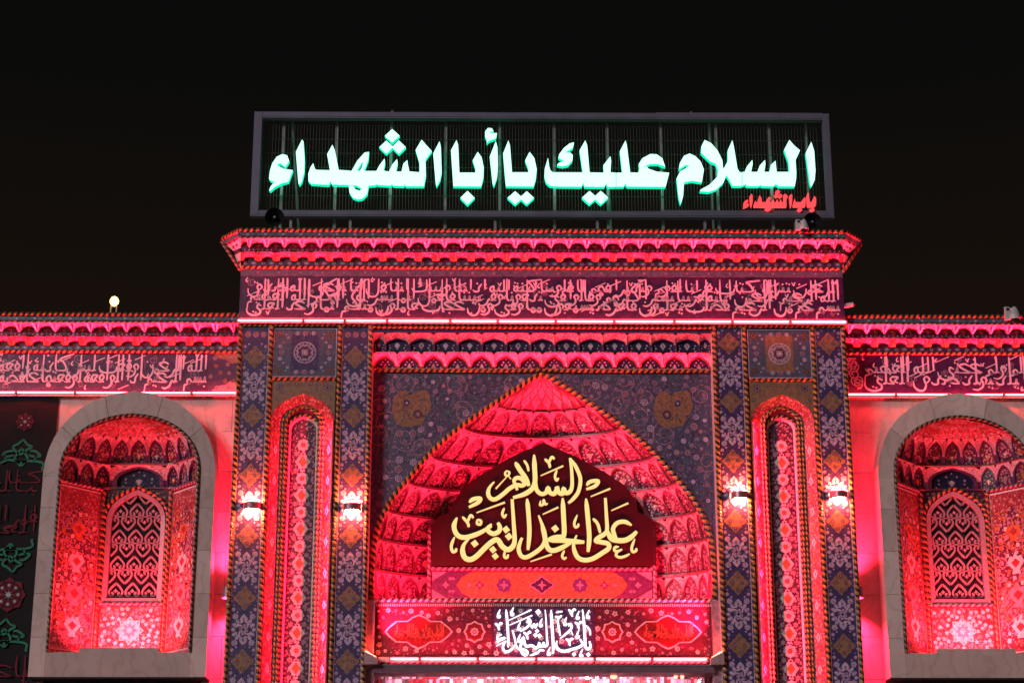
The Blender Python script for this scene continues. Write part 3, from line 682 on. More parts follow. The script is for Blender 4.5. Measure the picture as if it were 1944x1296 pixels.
# --- frieze with the long inscription
ZF0, ZF1 = Zp(602), Zp(527)
f = MB(); f.box(-HW, HW, 0, .3, ZF0-.03, ZF1+.02, 'frieze_ground'); fr = f.build('inscription_frieze', portal)
T_MAIN = 'بسم الله الرحمن الرحيم حم تنزيل من الرحمن الرحيم كتاب فصلت آياته قرآنا عربيا لقوم يعلمون بشيرا ونذيرا فأعرض أكثرهم فهم لا يسمعون وقالوا قلوبنا في أكنة مما تدعونا إليه وفي آذاننا وقر ومن بيننا وبينك حجاب فاعمل إننا عاملون قل إنما أنا بشر مثلكم يوحى إلي أنما إلهكم إله واحد صدق الله العلي العظيم'
lt, orn = inscription(T_MAIN, -HW+.1, HW-.08, ZF0, ZF1-ZF0, -.012, 3, w=.038, rows=3)
[l_.build('word', fr) for l_ in lt]; orn.build('scroll_inlay', fr, kind='stuff')
q = MB(); q.box(-HW+.0, HW-.0, -.012, .1, ZF1+.02, Zp(513), 'slate')
for k in range(56): q.disc(-HW+.12+k*.206, (ZF1+.02+Zp(513))/2, .026, -.016, 'scroll' if k % 2 else 'teal', 6)
q.build('border_band', fr)
q = MB(); q.box(-HW, HW, -.014, .1, Zp(617), ZF0-.03, 'rose'); q.box(-HW, HW, -.09, -.014, Zp(617), Zp(617)+.03, 'rose'); q.build('light_ledge', fr)
q = MB()
for sx in (-1, 1): q.rope([(sx*3.25, -.02, Zp(619)), (sx*HW, -.02, Zp(619))], .03, m=('orange', 'black'), p=.10)
q.build('rope_moulding', fr)

# --- cornice
PROF = [(505, -.03), (497, -.05), (480, -.17), (472, -.20), (455, -.38), (451, -.45), (443, -.50), (434, -.50)]
def hatch(mb, w, y0, y1, H):                                            # painted chevrons on the sloping crown of a cell
    def on(x, t, o=.010): return (x*w, y0+(y1-y0)*t-o, H*t)
    for s in (-1, 1):
        for x0, t0, x1, t1, wd in ((.5, .93, .06, .66, .055), (.5, .72, .30, .60, .05), (.49, .45, .34, .34, .05), (.49, .20, .36, .12, .05)):
            mb.poly([on(s*x0, t0), on(s*x1, t1), on(s*x1, t1+wd*1.6), on(s*x0, t0+wd*1.6)], 'maroon')
        mb.poly([on(s*.36, .55), on(s*.33, .49), on(s*.30, .55), on(s*.33, .61)], 'maroon')
    mb.poly([on(-.07, .80), on(0, .74), on(.07, .80), on(0, .90)], 'red_tile')
def cornice(parent, name, X0, X1, prof, Yb, corners):
    pz = [(Zp(a, Yb+y), Yb+y) for a, y in prof]
    m = MB(); zt, yt = pz[-1]
    m.box(X0, X1, yt+.03, Yb+.5, pz[4][0], zt-.02, 'concrete'); m.box(X0, X1, Yb-.02, Yb+.5, pz[0][0]-.02, pz[4][0], 'maroon')
    co = m.build(name, parent)
    n = int(round((X1-X0)/.338)); w = (X1-X0)/n
    # shared cell meshes for the two rows
    (za, ya), (zb, yb), (zc, yc), (zd, yd), (ze, ye) = pz[:5]
    m1 = MB(); cell(m1, (-w/2, ya-Yb, 0), (w/2, ya-Yb, 0), (-w/2, yc-Yb, zc-zb), (w/2, yc-Yb, zc-zb), ('floral_red', 'cornice_tile', 'rib'), u0=.20, spring=.14, apex=.60, nm=2, ease=1.0, petal='cream', seed=1)
    m1.poly([(-w/2, ya-Yb, 0), (-w*.30, yb-Yb-.05, .0), (-w*.36, yc-Yb-.02, zc-zb)], 'orange'); m1.poly([(w/2, ya-Yb, 0), (w*.30, yb-Yb-.05, .0), (w*.36, yc-Yb-.02, zc-zb)], 'orange'); hatch(m1, w, ya-Yb, yc-Yb, zc-zb); m1 = m1.mesh('muqarnas_cell')
    m2 = MB(); cell(m2, (-w/2, yd-Yb, 0), (w/2, yd-Yb, 0), (-w/2, ye-Yb, ze-zd+.05), (w/2, ye-Yb, ze-zd+.05), ('floral_red', 'cornice_tile', 'rib'), u0=.20, spring=.16, apex=.58, nm=2, ease=1.0, petal='cream', seed=2)
    m2.poly([(-w/2, yd-Yb, -.02), (-w*.42, ye-Yb, .13), (-w*.22, ye-Yb-.03, .13)], 'cream'); m2.poly([(w/2, yd-Yb, -.02), (w*.42, ye-Yb, .13), (w*.22, ye-Yb-.03, .13)], 'cream'); hatch(m2, w, yd-Yb, ye-Yb, ze-zd+.05); m2 = m2.mesh('muqarnas_cell')
    mb_ = MB(); hb = zd-zc                                               # scalloped vertical apron between the rows
    A = [(-w*.46, hb+.03)]+[(w*.46*math.cos(PI+PI*k/8), hb*.75+hb*.80*math.sin(PI+PI*k/8)) for k in range(9)]+[(w*.46, hb+.03)]
    mb_.prism(A, yd-Yb-.015, yd-Yb+.1, 'navy_dark', 'navy_dark'); mb_.disc(0, hb*.3, .022, yd-Yb-.02, 'rose', 6)
    for s in (-1, 1): mb_.disc(s*w*.25, hb*.4, .014, yd-Yb-.02, 'lavender', 5)
    mb_.flat([(w*.38, hb*.2), (w*.62, hb*.2), (w*.62, hb*1.1), (w*.38, hb*1.1)], yd-Yb-.010, 'green'); mb_ = mb_.mesh('scalloped_tile')
    mr_ = MB(); hr = zb-za; mr_.box(-w/2, w/2, ya-Yb-.004, ya-Yb+.05, -.01, hr, 'plum'); mr_.ring(-w*.25, hr/2, .026, .014, ya-Yb-.008, 'lavender', 8); mr_.disc(w*.22, hr/2, .055, ya-Yb-.008, 'scroll', 8, rz=.035); mr_.disc(w*.22, hr/2, .02, ya-Yb-.010, 'lavender', 6); mr_ = mr_.mesh('border_tile')
    for k in range(n):
        x = X0+(k+.5)*w
        link('muqarnas_cell', m1, co, (x, Yb, zb)); link('scalloped_tile', mb_, co, (x, Yb, zc)); link('border_tile', mr_, co, (x, Yb, za))
        if k < n-1: link('muqarnas_cell', m2, co, (x+w/2, Yb, zd))
    for x in (X0+w/4, X1-w/4): link('muqarnas_cell', m2, co, (x, Yb, zd)).scale.x = .5
    (zf, yf), (zg, yg), (zh, yh) = pz[5:8]
    q = MB(); q.box(X0, X1, yg-.0, yg+.1, zf, zg, 'teal')
    for k in range(n): q.disc(X0+(k+.5)*w, (zf+zg)/2, .024, yg-.004, 'lavender', 7); q.disc(X0+k*w, (zf+zg)/2, .018, yg-.004, 'navy', 6)
    q.build('dotted_band', co)
    q = MB(); q.rope([(X0, yh+.005, (zg+zh)/2), (X1, yh+.005, (zg+zh)/2)], .047, m=('orange', 'black'), p=.11); q.build('rope_moulding', co)
    q = MB(); q.rope([(X0, yf-.02, zf-.02), (X1, yf-.02, zf-.02)], .026, m=('ochre', 'black'), p=.11); q.build('rope_moulding', co)
    q = MB(); q.rope([(X0, Yb-.02, pz[0][0]-.035), (X1, Yb-.02, pz[0][0]-.035)], .036, p=.11); q.build('rope_moulding', co)
    for s in corners:                                                    # mitred flare at the free corners
        X = X1 if s > 0 else X0; tipx = X+s*.40
        q = MB(); b = Vector((X, Yb, Zp(516, Yb)))
        rows = [(zc, yc), (zd, yd), (ze, ye), (zf, yf)]
        def fl(z, y): return Vector((X, y, z)), Vector((X+s*.40*(Yb-y)/.5, Yb+.0, z))
        prev = (b, b)
        for i, (z, y) in enumerate(rows):
            a1, c1 = fl(z, y); q.poly([prev[0], a1, c1, prev[1]], ('pale', 'navy_dark', 'pale', 'rib')[i])
            for t in (.3, .62): 
                mdp = prev[0].lerp(a1, .5).lerp(prev[1].lerp(c1, .5), t); nrm = Vector((s*.6, -.7, -.35)).normalized()
                q.poly([mdp+nrm*.008+Vector((.05*math.cos(j*PI/2)*.6, .05*math.cos(j*PI/2)*.5*s, .05*math.sin(j*PI/2))) for j in range(4)], 'red_tile')
            prev = (a1, c1)
        a1, c1 = Vector((X, yg, zg)), Vector((tipx, Yb, zg)); q.poly([prev[0], a1, c1, prev[1]], 'teal')
        a2, c2 = Vector((X, yh, zh)), Vector((tipx, Yb, zh)); q.poly([a1, a2, c2, c1], 'maroon')
        q.poly([c2, Vector((tipx, Yb+.6, zh)), Vector((X, Yb+.6, zh)), a2], 'concrete'); q.poly([b, c1, c2, c2+Vector((0, .6, 0)), b+Vector((0, .6, 0))], 'maroon')
        q.rope([a1.lerp(a2, .5), c1.lerp(c2, .5)], .045, out=(s*.6, -.8, 0), m=('orange', 'black'), p=.11)
        q.rope([b, c1], .035, out=(0, -1, 0), m=('orange', 'maroon'), p=.11)
        q.build('corner_flare', co)
    return co
cornice(portal, 'cornice', -HW, HW, PROF, 0.0, (-1, 1))

# --- lintel under the iwan
LX = 3.08; zl0, zl1 = Zp(1246, YS), Zp(1152, YS)
m = MB(); m.box(-X_IN, X_IN, YS, YS+.5, zl0-.02, Z_LEDGE-.12, 'maroon'); m.box(-X_IN, X_IN, YS+.02, 2.2, Zp(1262, YS), zl0-.02, 'concrete'); li = m.build('lintel', portal)
for s in (-1, 1):
    q = MB(); x0, x1 = sorted((s*LX, s*3.24)); q.box(x0, x1, .12, YS+.1, 4.6, Z_LEDGE-.05, 'rose')
    q.prism([(s*3.24, Zp(1262, 0)), (s*3.24, Zp(1228, 0)), (s*3.02, Zp(1250, 0)), (s*3.02, Zp(1262, 0))], .02, .2, 'rose'); q.build('jamb_block', li)
q = MB(); q.rope([(-LX, YS-.02, Zp(1139, YS)), (LX, YS-.02, Zp(1139, YS))], .04, m=('cream', 'maroon')); q.build('rope_moulding', li)
q = MB(); q.box(-LX, LX, YS-.03, YS+.1, zl1, Zp(1145, YS), 'rib')
for k in range(150): x = -LX+.02+k*(2*LX/150); q.box(x, x+.02, YS-.036, YS-.03, zl1+.012, Zp(1145, YS)-.012, 'pale')
q.build('dentil_band', li)
def lintel_panel(x0, x1, ground, seed, motifs):
    q = MB(); q.box(x0+.005, x1-.005, YS-.012, YS+.02, zl0, zl1, ground)
    zc = (zl0+zl1)/2; y = YS-.016; av = []
    for kind, cx in motifs:
        if kind == 'cart':
            hw, hh, th = .60, .21, .13
            out = [(-hw, 0), (-hw+.07, .08), (-hw+.20, th*1.4), (-.20, th*1.45), (-.12, .25), (0, .30), (.12, .25), (.20, th*1.45), (hw-.20, th*1.4), (hw-.07, .08), (hw, 0)]
            out = out+[(a, -b) for a, b in out[-2:0:-1]]
            q.flat([(cx+a*1.04, zc+b*1.07) for a, b in out], y-.004, 'cream'); q.flat([(cx+a*.985, zc+b*.96) for a, b in out], y-.006, 'cart_red')
            lt_, _ = inscription('اللهم صل على محمد وآل محمد سيد الشهداء', cx-.46, cx+.46, zc-.17, .34, y-.009, seed, 'cart_script', .022, 0, False, None)
            for q2 in lt_: q.v, q.f, q.m, q.names = merge(q, q2)
            av += [(cx+d, zc, .30) for d in (-.38, -.1, .1, .38)]
        else:
            q.star(cx, zc, .205, .175, 8, y-.004, 'cream'); q.star(cx, zc, .17, .145, 8, y-.006, 'cart_red')
            for j in range(8): q.disc(cx+.055*math.cos(j*PI/4), zc+.055*math.sin(j*PI/4), .022, y-.008, 'pale', 6)
            q.disc(cx, zc, .02, y-.009, 'pale', 6); av.append((cx, zc, .27))
    rnd = random.Random(seed)
    for k, (a, b) in enumerate(scatter(lambda x, z: True, (x0+.06, x1-.06, zl0+.06, zl1-.06), .135, 1800, seed, av)):
        r = rnd.uniform(.045, .062) if k % 2 else rnd.uniform(.028, .04)
        q.star(a, b, r, r*.62, rnd.choice((5, 6, 7)), y-.003, 'cream' if k % 4 else 'rose', a0=rnd.random()); q.disc(a, b, r*.3, y-.005, 'orange' if k % 2 else 'maroon', 6)
    for a, b in scatter(lambda x, z: True, (x0+.04, x1-.04, zl0+.03, zl1-.03), .07, 1500, seed+9, av): q.disc(a, b, .014, y-.002, rnd.choice(('rose', 'red_tile')), 5)
    return q.build('tile_panel', li)
lintel_panel(-LX, -.93, 'maroon', 61, (('cart', -2.28), ('ros', -1.26)))
lintel_panel(-.93, .93, 'plum', 62, ())
lintel_panel(.93, LX, 'maroon', 63, (('cart', 2.28), ('ros', 1.26)))
q = MB(); q.box(-3.0, 3.0, YS-.12, YS+.01, Zp(1259, .1), zl0-.02, 'pale'); q.build('light_ledge', li)
q = MB(); q.rope([(-3.0, YS-.14, Zp(1257, .12)), (3.0, YS-.14, Zp(1257, .12))], .026, m=('rose', 'maroon')); q.build('rope_moulding', li)
q = MB(); q.box(-LX, LX, .02, YS+.4, Zp(1276, .05), Zp(1263, .05), 'beam'); q.box(-LX, LX, .0, .1, Zp(1263, .05), Zp(1261, .05), 'galv'); q.build('beam', li)
# mirror-work vestibule wall seen under the beam
q = MB(); rnd = random.Random(4)
zv0, zv1 = 4.55, 5.9; nx, nz = 96, 14
for i in range(nx):
    for j in range(nz):
        x0 = -3.1+6.2*i/nx; z0 = zv0+(zv1-zv0)*j/nz; s = 6.2/nx; h = (zv1-zv0)/nz
        a, b = rnd.uniform(-.03, .03), rnd.uniform(-.03, .03); mm = rnd.choice(('mirror', 'mirror', 'mirror', 'pale', 'red_tile', 'lavender'))
        q.poly([(x0, 1.9+a, z0), (x0+s, 1.9+b, z0), (x0+s, 1.9-a, z0+h), (x0, 1.9-b, z0+h)], mm)
q.build('mirror_mosaic', li, kind='stuff')
q = MB(); q.box(-3.2, 3.2, 1.98, 2.1, 0, 6.0, 'maroon'); q.build('vestibule_wall', portal)
h = MB(); h.box(-2.6, 2.6, .75, .85, 5.40, 5.44, 'housing'); lo = h.build('unseen_light_strip', li); area('unseen_strip_lamp', lo, (0, .86, 5.42), 5.2, .05, 170, 170, aim=(0, 1, .1), col=(1, .34, .44))
for px, w_ in ((1165, .055), (1295, .03), (1283, .03)):
    p = at(px, 1284, .5); q = MB(); q.lathe([(0, w_), (.05, w_*1.25), (.11, w_*1.1)], (p.x, .5, p.z-.03), (0, 0, 1), 'lantern_glow', 10); q.lathe([(0, .02), (.45, .02)], (p.x, .5, p.z+.08), (0, 0, 1), 'pole', 6)
    q.build('hanging_lantern', None, label={1165: 'broad glowing lantern hanging under the lintel beam right of centre', 1295: 'rightmost small glowing lantern hanging under the lintel beam', 1283: 'small glowing lantern just left of the rightmost one under the beam'}[px], cat='lantern', group='lanterns under the beam')
# red-gold cartouche band under the calligraphy board
YB = 1.22
zb0, zb1 = Zp(1137, YB)-.1, Zp(1083, YB); bx = 2.10; zc = Zp(1110, YB); q = MB()
q.box(-bx, bx, YB, YB+.3, zb0, zb1, 'orange'); y = YB-.004; hh = (zb1-Zp(1137, YB))/2
rnd = random.Random(8)
for k in range(240): q.disc(rnd.uniform(-1.55, 1.55), zc+rnd.uniform(-.22, .22), .012, y, rnd.choice(('maroon', 'navy', 'ochre', 'red_tile')), 5)
for s in (-1, 1):
    q.flat([(s*bx, zc-hh), (s*bx, zc+hh), (s*1.30, zc+hh), (s*1.52, zc+.15), (s*1.62, zc), (s*1.52, zc-.15), (s*1.30, zc-hh)], y-.002, 'plum')
    q.flat([(s*(bx-.02), zc-hh+.02), (s*(bx-.02), zc-.08), (s*1.8, zc-hh+.02)], y-.004, 'rose'); q.flat([(s*(bx-.02), zc+hh-.02), (s*(bx-.02), zc+.08), (s*1.8, zc+hh-.02)], y-.004, 'rose')
    for a, r in ((1.82, .07), (1.38, .05)): q.star(s*a, zc, r, r*.5, 4, y-.006, 'rose')
    for a in (1.68, 1.74): q.disc(s*a, zc+.12, .03, y-.006, 'scroll', 6); q.disc(s*a, zc-.12, .03, y-.006, 'scroll', 6)
    q.star(s*1.18, zc, .10, .045, 4, y-.004, 'plum'); q.disc(s*1.18, zc, .03, y-.006, 'rose', 6); q.star(s*.72, zc, .15, .125, 8, y-.004, 'navy'); q.star(s*.72, zc, .09, .03, 4, y-.006, 'rose')
q.flat(scal_diamond(.25, .18), y-.004, 'rose'); q.flat(scal_diamond(.21, .15), y-.006, 'navy_dark'); q.star(0, zc, .09, .03, 4, y-.009, 'rose')
for v in range(len(q.v)-0): pass
cb = q
# the two centred diamonds were drawn at z=0: lift them
cb.v = [(a, b, (c+zc if abs(c) < .6 else c)) for a, b, c in cb.v]
cb = cb.build('cartouche_band', iwan)
for pth in ([(-bx, YB-.03, zb1+.03), (bx, YB-.03, zb1+.03)], [(-bx-.04, YB-.02, zb0), (-bx-.04, YB-.02, Zp(1005, YB))], [(bx+.04, YB-.02, zb0), (bx+.04, YB-.02, Zp(1005, YB))]):
    q = MB(); q.rope(pth, .04, m=('rose', 'maroon')); q.build('rope_moulding', iwan)

# ================================================================== CALLIGRAPHY BOARD (gold letters)
BO = [(820, 1074), (820, 997), (833, 980), (858, 973), (860, 955), (881, 924), (916, 900), (967, 870), (1032, 841), (1098, 870), (1150, 898), (1188, 924), (1208, 955), (1210, 972), (1238, 985), (1245, 1005), (1245, 1074)]
bd = [at(x, y, YB) for x, y in BO]; bd = [(p.x, p.z) for p in bd]
goldb = empty('calligraphy_board', (0, YB, bd[0][1]), 'dark red arched board with glowing gold calligraphy inside the pointed arch', 'sign')
q = MB(); q.prism(bd, YB-.06, YB+.05, 'board', 'maroon'); q.build('board', goldb, (0, 0, 0))
for x_, z_, w_ in ((0, 9.45, 1.3), (-1.05, 9.0, .8), (1.05, 9.0, .8)):      # unseen strips added behind the board to lighten the vault
    q = MB(); q.box(x_-w_/2, x_+w_/2, YB+.055, YB+.085, z_-.02, z_, 'housing'); lo = q.build('unseen_light_strip', goldb, (0, 0, 0))
    l = bpy.data.lights.new('unseen_strip_lamp', 'AREA'); l.shape = 'RECTANGLE'; l.size = w_; l.size_y = .03; l.energy = 34*w_; l.color = RED
    o = bpy.data.objects.new('unseen_strip_lamp', l); COL.objects.link(o); o.parent = lo; o.location = (x_, YB+.10, z_+.02); o.rotation_euler = (PI-.2, 0, 0)
def PX(pts, ox, oy, s, Y): 
    r = [at(ox+a/s, oy+b/s, Y) for a, b in pts]; return [(p.x, p.z) for p in r]
def strokes(parent, data, Y, mname, wscale, name, depth, ms=None):
    for nm, ox, oy, s, lst in data:
        q = MB()
        for pts, w in lst:
            pp = PX(pts, ox, oy, s, Y); ww = w/s*.0103*wscale
            if len(pts) == 1:
                x, z = pp[0]; q.prism([(x-ww, z+ww*.12), (x+ww*.1, z+ww), (x+ww, z-ww*.12), (x-ww*.1, z-ww)], Y, Y+depth, mname, ms)
            else: q.ribbon(pp, ww, Y, mname, depth=depth, ms=ms)
        q.build(nm, parent, (0, 0, 0))
A_ = (840, 850, 5.635); B_ = (1030, 850, 5.636)
GOLD = [('word', *A_, [([(555,360),(510,410),(490,460),(495,510),(530,545),(580,540),(650,490),(720,430),(790,395),(850,400),(882,375),(840,325),(790,320),(765,350),(785,400),(800,450)],44),
 ([(690,240),(717,262),(700,295),(675,290),(672,262),(690,240)],24), ([(700,290),(732,330)],26), ([(685,310),(570,435)],30),
 ([(778,150),(830,235),(890,320),(925,405)],50), ([(980,70),(985,200),(990,350),(962,430),(880,490),(755,530)],50), ([(870,130),(905,180),(922,248)],26),
 ([(990,330),(1005,440),(1060,490),(1130,470)],44)]),
 ('word', *B_, [([(-60,475),(0,487),(40,470),(60,425),(75,470),(120,490),(147,455),(156,420),(170,470),(215,487),(226,430),(246,478),(292,465),(316,400),(312,250),(295,105)],46), ([(302,115),(362,210),(405,330),(385,460),(330,540),(275,588)],40),
 ([(22,115),(68,160),(80,212)],30), ([(70,155),(98,95),(128,120)],28), ([(-20,295),(222,190)],32), ([(155,235),(133,300),(150,345),(172,318)],27), ([(470,400),(512,358),(595,352),(562,405),(468,440)],40), ([(515,518),(725,433)],34)]),
 ('word', *A_, [([(285,582),(330,545),(405,538),(382,580),(282,632)],42), ([(365,690),(668,580)],36),
 ([(155,742),(125,820),(135,890),(180,943),(262,952),(400,905),(525,830)],50), ([(525,810),(482,870),(540,915),(602,890),(613,840),(592,795)],48),
 ([(285,965),(230,1030),(215,1100),(240,1170),(300,1190),(370,1150),(450,1070),(530,1000),(590,980),(640,1050),(700,1085),(752,1050),(772,980),(762,800),(745,545)],54),
 ([(905,540),(920,700),(930,900),(915,1088)],46), ([(680,870)],42), ([(710,945)],42), ([(540,1085)],40), ([(565,1155)],38), ([(345,1020)],42),
 ([(375,760),(412,780),(405,815),(370,805),(375,760)],28), ([(212,732),(270,800),(280,845)],30), ([(268,795),(300,718),(332,748)],28), ([(662,638),(640,700),(660,738),(684,705)],28),
 ([(130,948),(95,1040),(108,1105),(142,1098),(146,1068)],32), ([(668,1095),(662,1160),(690,1170),(704,1135)],28)]),
 ('word', *A_, [([(1028,718),(1070,830),(1098,950),(1075,1040),(1000,1110),(900,1165),(842,1150),(815,1080),(830,1010),(852,958)],44), ([(942,1212),(1170,1135)],34), ([(1050,560),(1045,608),(1078,600),(1082,552),(1100,600),(1125,590)],26), ([(1072,708),(1240,632)],34)]),
 ('word', *B_, [([(215,532),(226,750),(232,900),(215,975)],50), ([(55,985),(130,952),(222,945)],44), ([(55,985),(200,985),(300,995),(448,1005)],52), ([(-10,790),(15,900),(50,1055),(110,1095),(210,1062),(310,1005)],50), ([(465,538),(485,750),(500,950),(487,1110)],48), ([(135,860)],42), ([(372,712),(340,800),(352,845),(382,830),(380,805)],27), ([(235,1093),(210,1150),(230,1182),(256,1165)],27)]),
 ('word', *B_, [([(365,930),(333,1020),(342,1100),(380,1170),(450,1197),(540,1180),(640,1120),(708,1070),(700,1022),(630,1005),(570,990),(610,950),(660,920),(690,870),(682,700),(672,532)],48),
 ([(690,870),(730,960),(790,985),(880,985),(950,950),(1008,890)],54), ([(955,825),(880,787),(800,800),(755,860),(770,930),(800,985)],44), ([(538,752),(590,810),(617,908)],32), ([(735,668),(918,588)],34), ([(818,1055),(775,1060),(770,1095),(810,1100),(852,1080)],28), ([(812,1100),(785,1140),(820,1167),(880,1157),(932,1130)],28), ([(988,968),(955,1060),(965,1108),(1002,1095),(1000,1068)],29)])]
strokes(goldb, GOLD, YB-.11, 'gold_neon', 1.0, 'word', .045, 'gold_side')

# ================================================================== WHITE LETTERS ON THE LINTEL
wl = empty('white_letters', (0, YS, zl0), 'white glowing calligraphy letters mounted on the middle of the lintel tiles', 'sign')
W_ = (920, 1140, 8.836)
def vmark(x, y): return [([(x-68, y-48), (x-20, y-10), (x+5, y+72)], 44), ([(x, y-5), (x+25, y-52), (x+62, y-36)], 40)]
def hook(x, y): return [([(x+22, y-82), (x-15, y+5), (x-18, y+48), (x+18, y+45), (x+16, y+12)], 40)]
wh = [([(1115,145),(1130,400),(1150,700),(1150,885)],58), ([(1015,145),(1030,300),(1045,600),(1052,730),(1000,752),(988,700),(970,750),(925,752),(918,700),(900,762),(850,782),(808,752),(770,745),(700,757),(668,700),(650,612),(618,700),(600,790),(640,880),(692,902),(722,860),(680,820),(600,792),(540,770),(500,600),(465,485)],56), ([(520,720),(460,800),(400,842),(340,842),(308,790),(320,720),(358,668)],52),
 ([(360,140),(380,350),(395,600),(395,775)],54), ([(290,560),(225,580),(225,640),(345,612),(205,690)],46), ([(190,758),(355,668)],42), ([(405,322),(785,145)],46), ([(415,402),(800,238)],46), ([(600,512),(720,430),(772,350),(745,300),(725,345),(770,360)],44), ([(780,395),(800,442),(832,385),(852,442),(888,370)],46),
 ([(1215,665),(1200,740),(1240,810),(1330,840),(1450,812),(1580,772),(1642,720),(1600,635)],56), ([(1645,140),(1670,400),(1685,650),(1692,760),(1732,802),(1778,760),(1758,672)],56), ([(1700,408),(1760,480),(1775,575)],38), ([(1262,632),(1440,480),(1455,400),(1415,385),(1425,425)],46), ([(1450,480),(1482,575)],40), ([(1195,192),(1305,172)],52), ([(1180,258),(1250,272),(1292,240)],46), ([(1250,270),(1230,350),(1270,585)],42), ([(755,912),(880,872),(930,822),(1005,830)],42), ([(880,500)],46), ([(855,570)],50), ([(922,580)],50), ([(900,182)],62), ([(1500,890)],46), ([(1740,895)],50)]
strokes(wl, [('word', *W_, [s for s in wh if min(p[0] for p in s[0]) < 1085]+sum([hook(*p) for p in ((240,220),(465,185),(580,430),(580,630),(945,370),(1080,850))], [])+vmark(240,420)+vmark(720,570)),
 ('word', *W_, [s for s in wh if min(p[0] for p in s[0]) >= 1085]+sum([hook(*p) for p in ((1355,350),(1565,245),(1735,230),(1565,560),(1625,880))], [])+vmark(1470,190)+vmark(1580,400)+vmark(1430,680))], YS-.075, 'white_neon', .76, 'word', .03)

# ================================================================== ROOF SIGN
YG = 0.45
sign = empty('roof_sign', (0, YG, 14.1), 'wide framed rooftop sign with glowing green and small red letters on wire mesh', 'sign')
c4 = [at(484, 216, YG), at(1572, 222, YG), at(1582, 417, YG), at(477, 415, YG)]
sxl, sxr = (c4[0].x+c4[3].x)/2, (c4[1].x+c4[2].x)/2; szt, szb = (c4[0].z+c4[1].z)/2, (c4[2].z+c4[3].z)/2
for nm, a in (('frame_bar', (sxl, sxl+.165, szb, szt)), ('frame_bar', (sxr-.135, sxr, szb, szt)), ('frame_bar', (sxl+.165, 2.3, szt-.13, szt)), ('frame_bar', (2.3, sxr-.135, szt-.135, szt+.012)), ('frame_bar', (sxl+.165, 2.35, szb, szb+.12)), ('frame_bar', (2.35, sxr-.135, szb+.0, szb+.145))):
    q = MB(); x0, x1, z0, z1 = a; q.box(x0, x1, YG-.13, YG+.02, z0, z1, 'steel'); q.box(x0+.01, x1-.01, YG-.14, YG-.13, z0+.03, z1-.03, 'steel'); q.build(nm, sign, (0, 0, 0))
for px in (536, 638, 742, 846, 949, 1052, 1153, 1256, 1361, 1463):
    x = at(px, 315, YG+.1).x; q = MB(); q.box(x-.028, x+.028, YG+.08, YG+.13, 13.86, szt-.05, 'galv'); q.build('upright', sign, (0, 0, 0))
for px in (556, 1345, 1528, 1150):
    x = at(px, 315, YG+.5).x; q = MB(); q.tube((x, YG+.15, szt-.1), (x+.15, YG+1.2, 13.86), .025, 'galv', 6); q.build('brace', sign, (0, 0, 0))
q = MB()
n = int((sxr-sxl-.3)/.062)
for k in range(n):
    x = sxl+.17+k*.062; q.box(x, x+.007, YG+.05, YG+.056, szb+.1, szt-.1, 'wire')
for k in range(7):
    z = szb+.2+k*.3; q.box(sxl+.17, sxr-.14, YG+.057, YG+.062, z, z+.006, 'wire')
q.build('wire_mesh', sign, (0, 0, 0))
for px in (552, 665, 940, 1134, 1338, 1510):
    x = at(px, 425, YG).x; q = MB(); q.box(x-.025, x+.025, YG-.02, YG+.03, 13.86, szb, 'galv'); q.build('foot', sign, (0, 0, 0))
for px in (745, 1312):
    x = at(px, 210, YG).x; q = MB(); q.tube((x-.07, YG, szt), (x, YG, szt+.09), .012, 'galv', 5); q.tube((x+.05, YG, szt), (x, YG, szt+.09), .012, 'galv', 5); q.build('lifting_eye', sign, (0, 0, 0))
Z1 = (440, 190, 3.3517); Z2 = (1010, 190, 3.2949); Z4 = (1390, 350, 7.776)
def dia(x, y, a, b): return [(x-a, y), (x, y-b), (x+a, y), (x, y+b)]
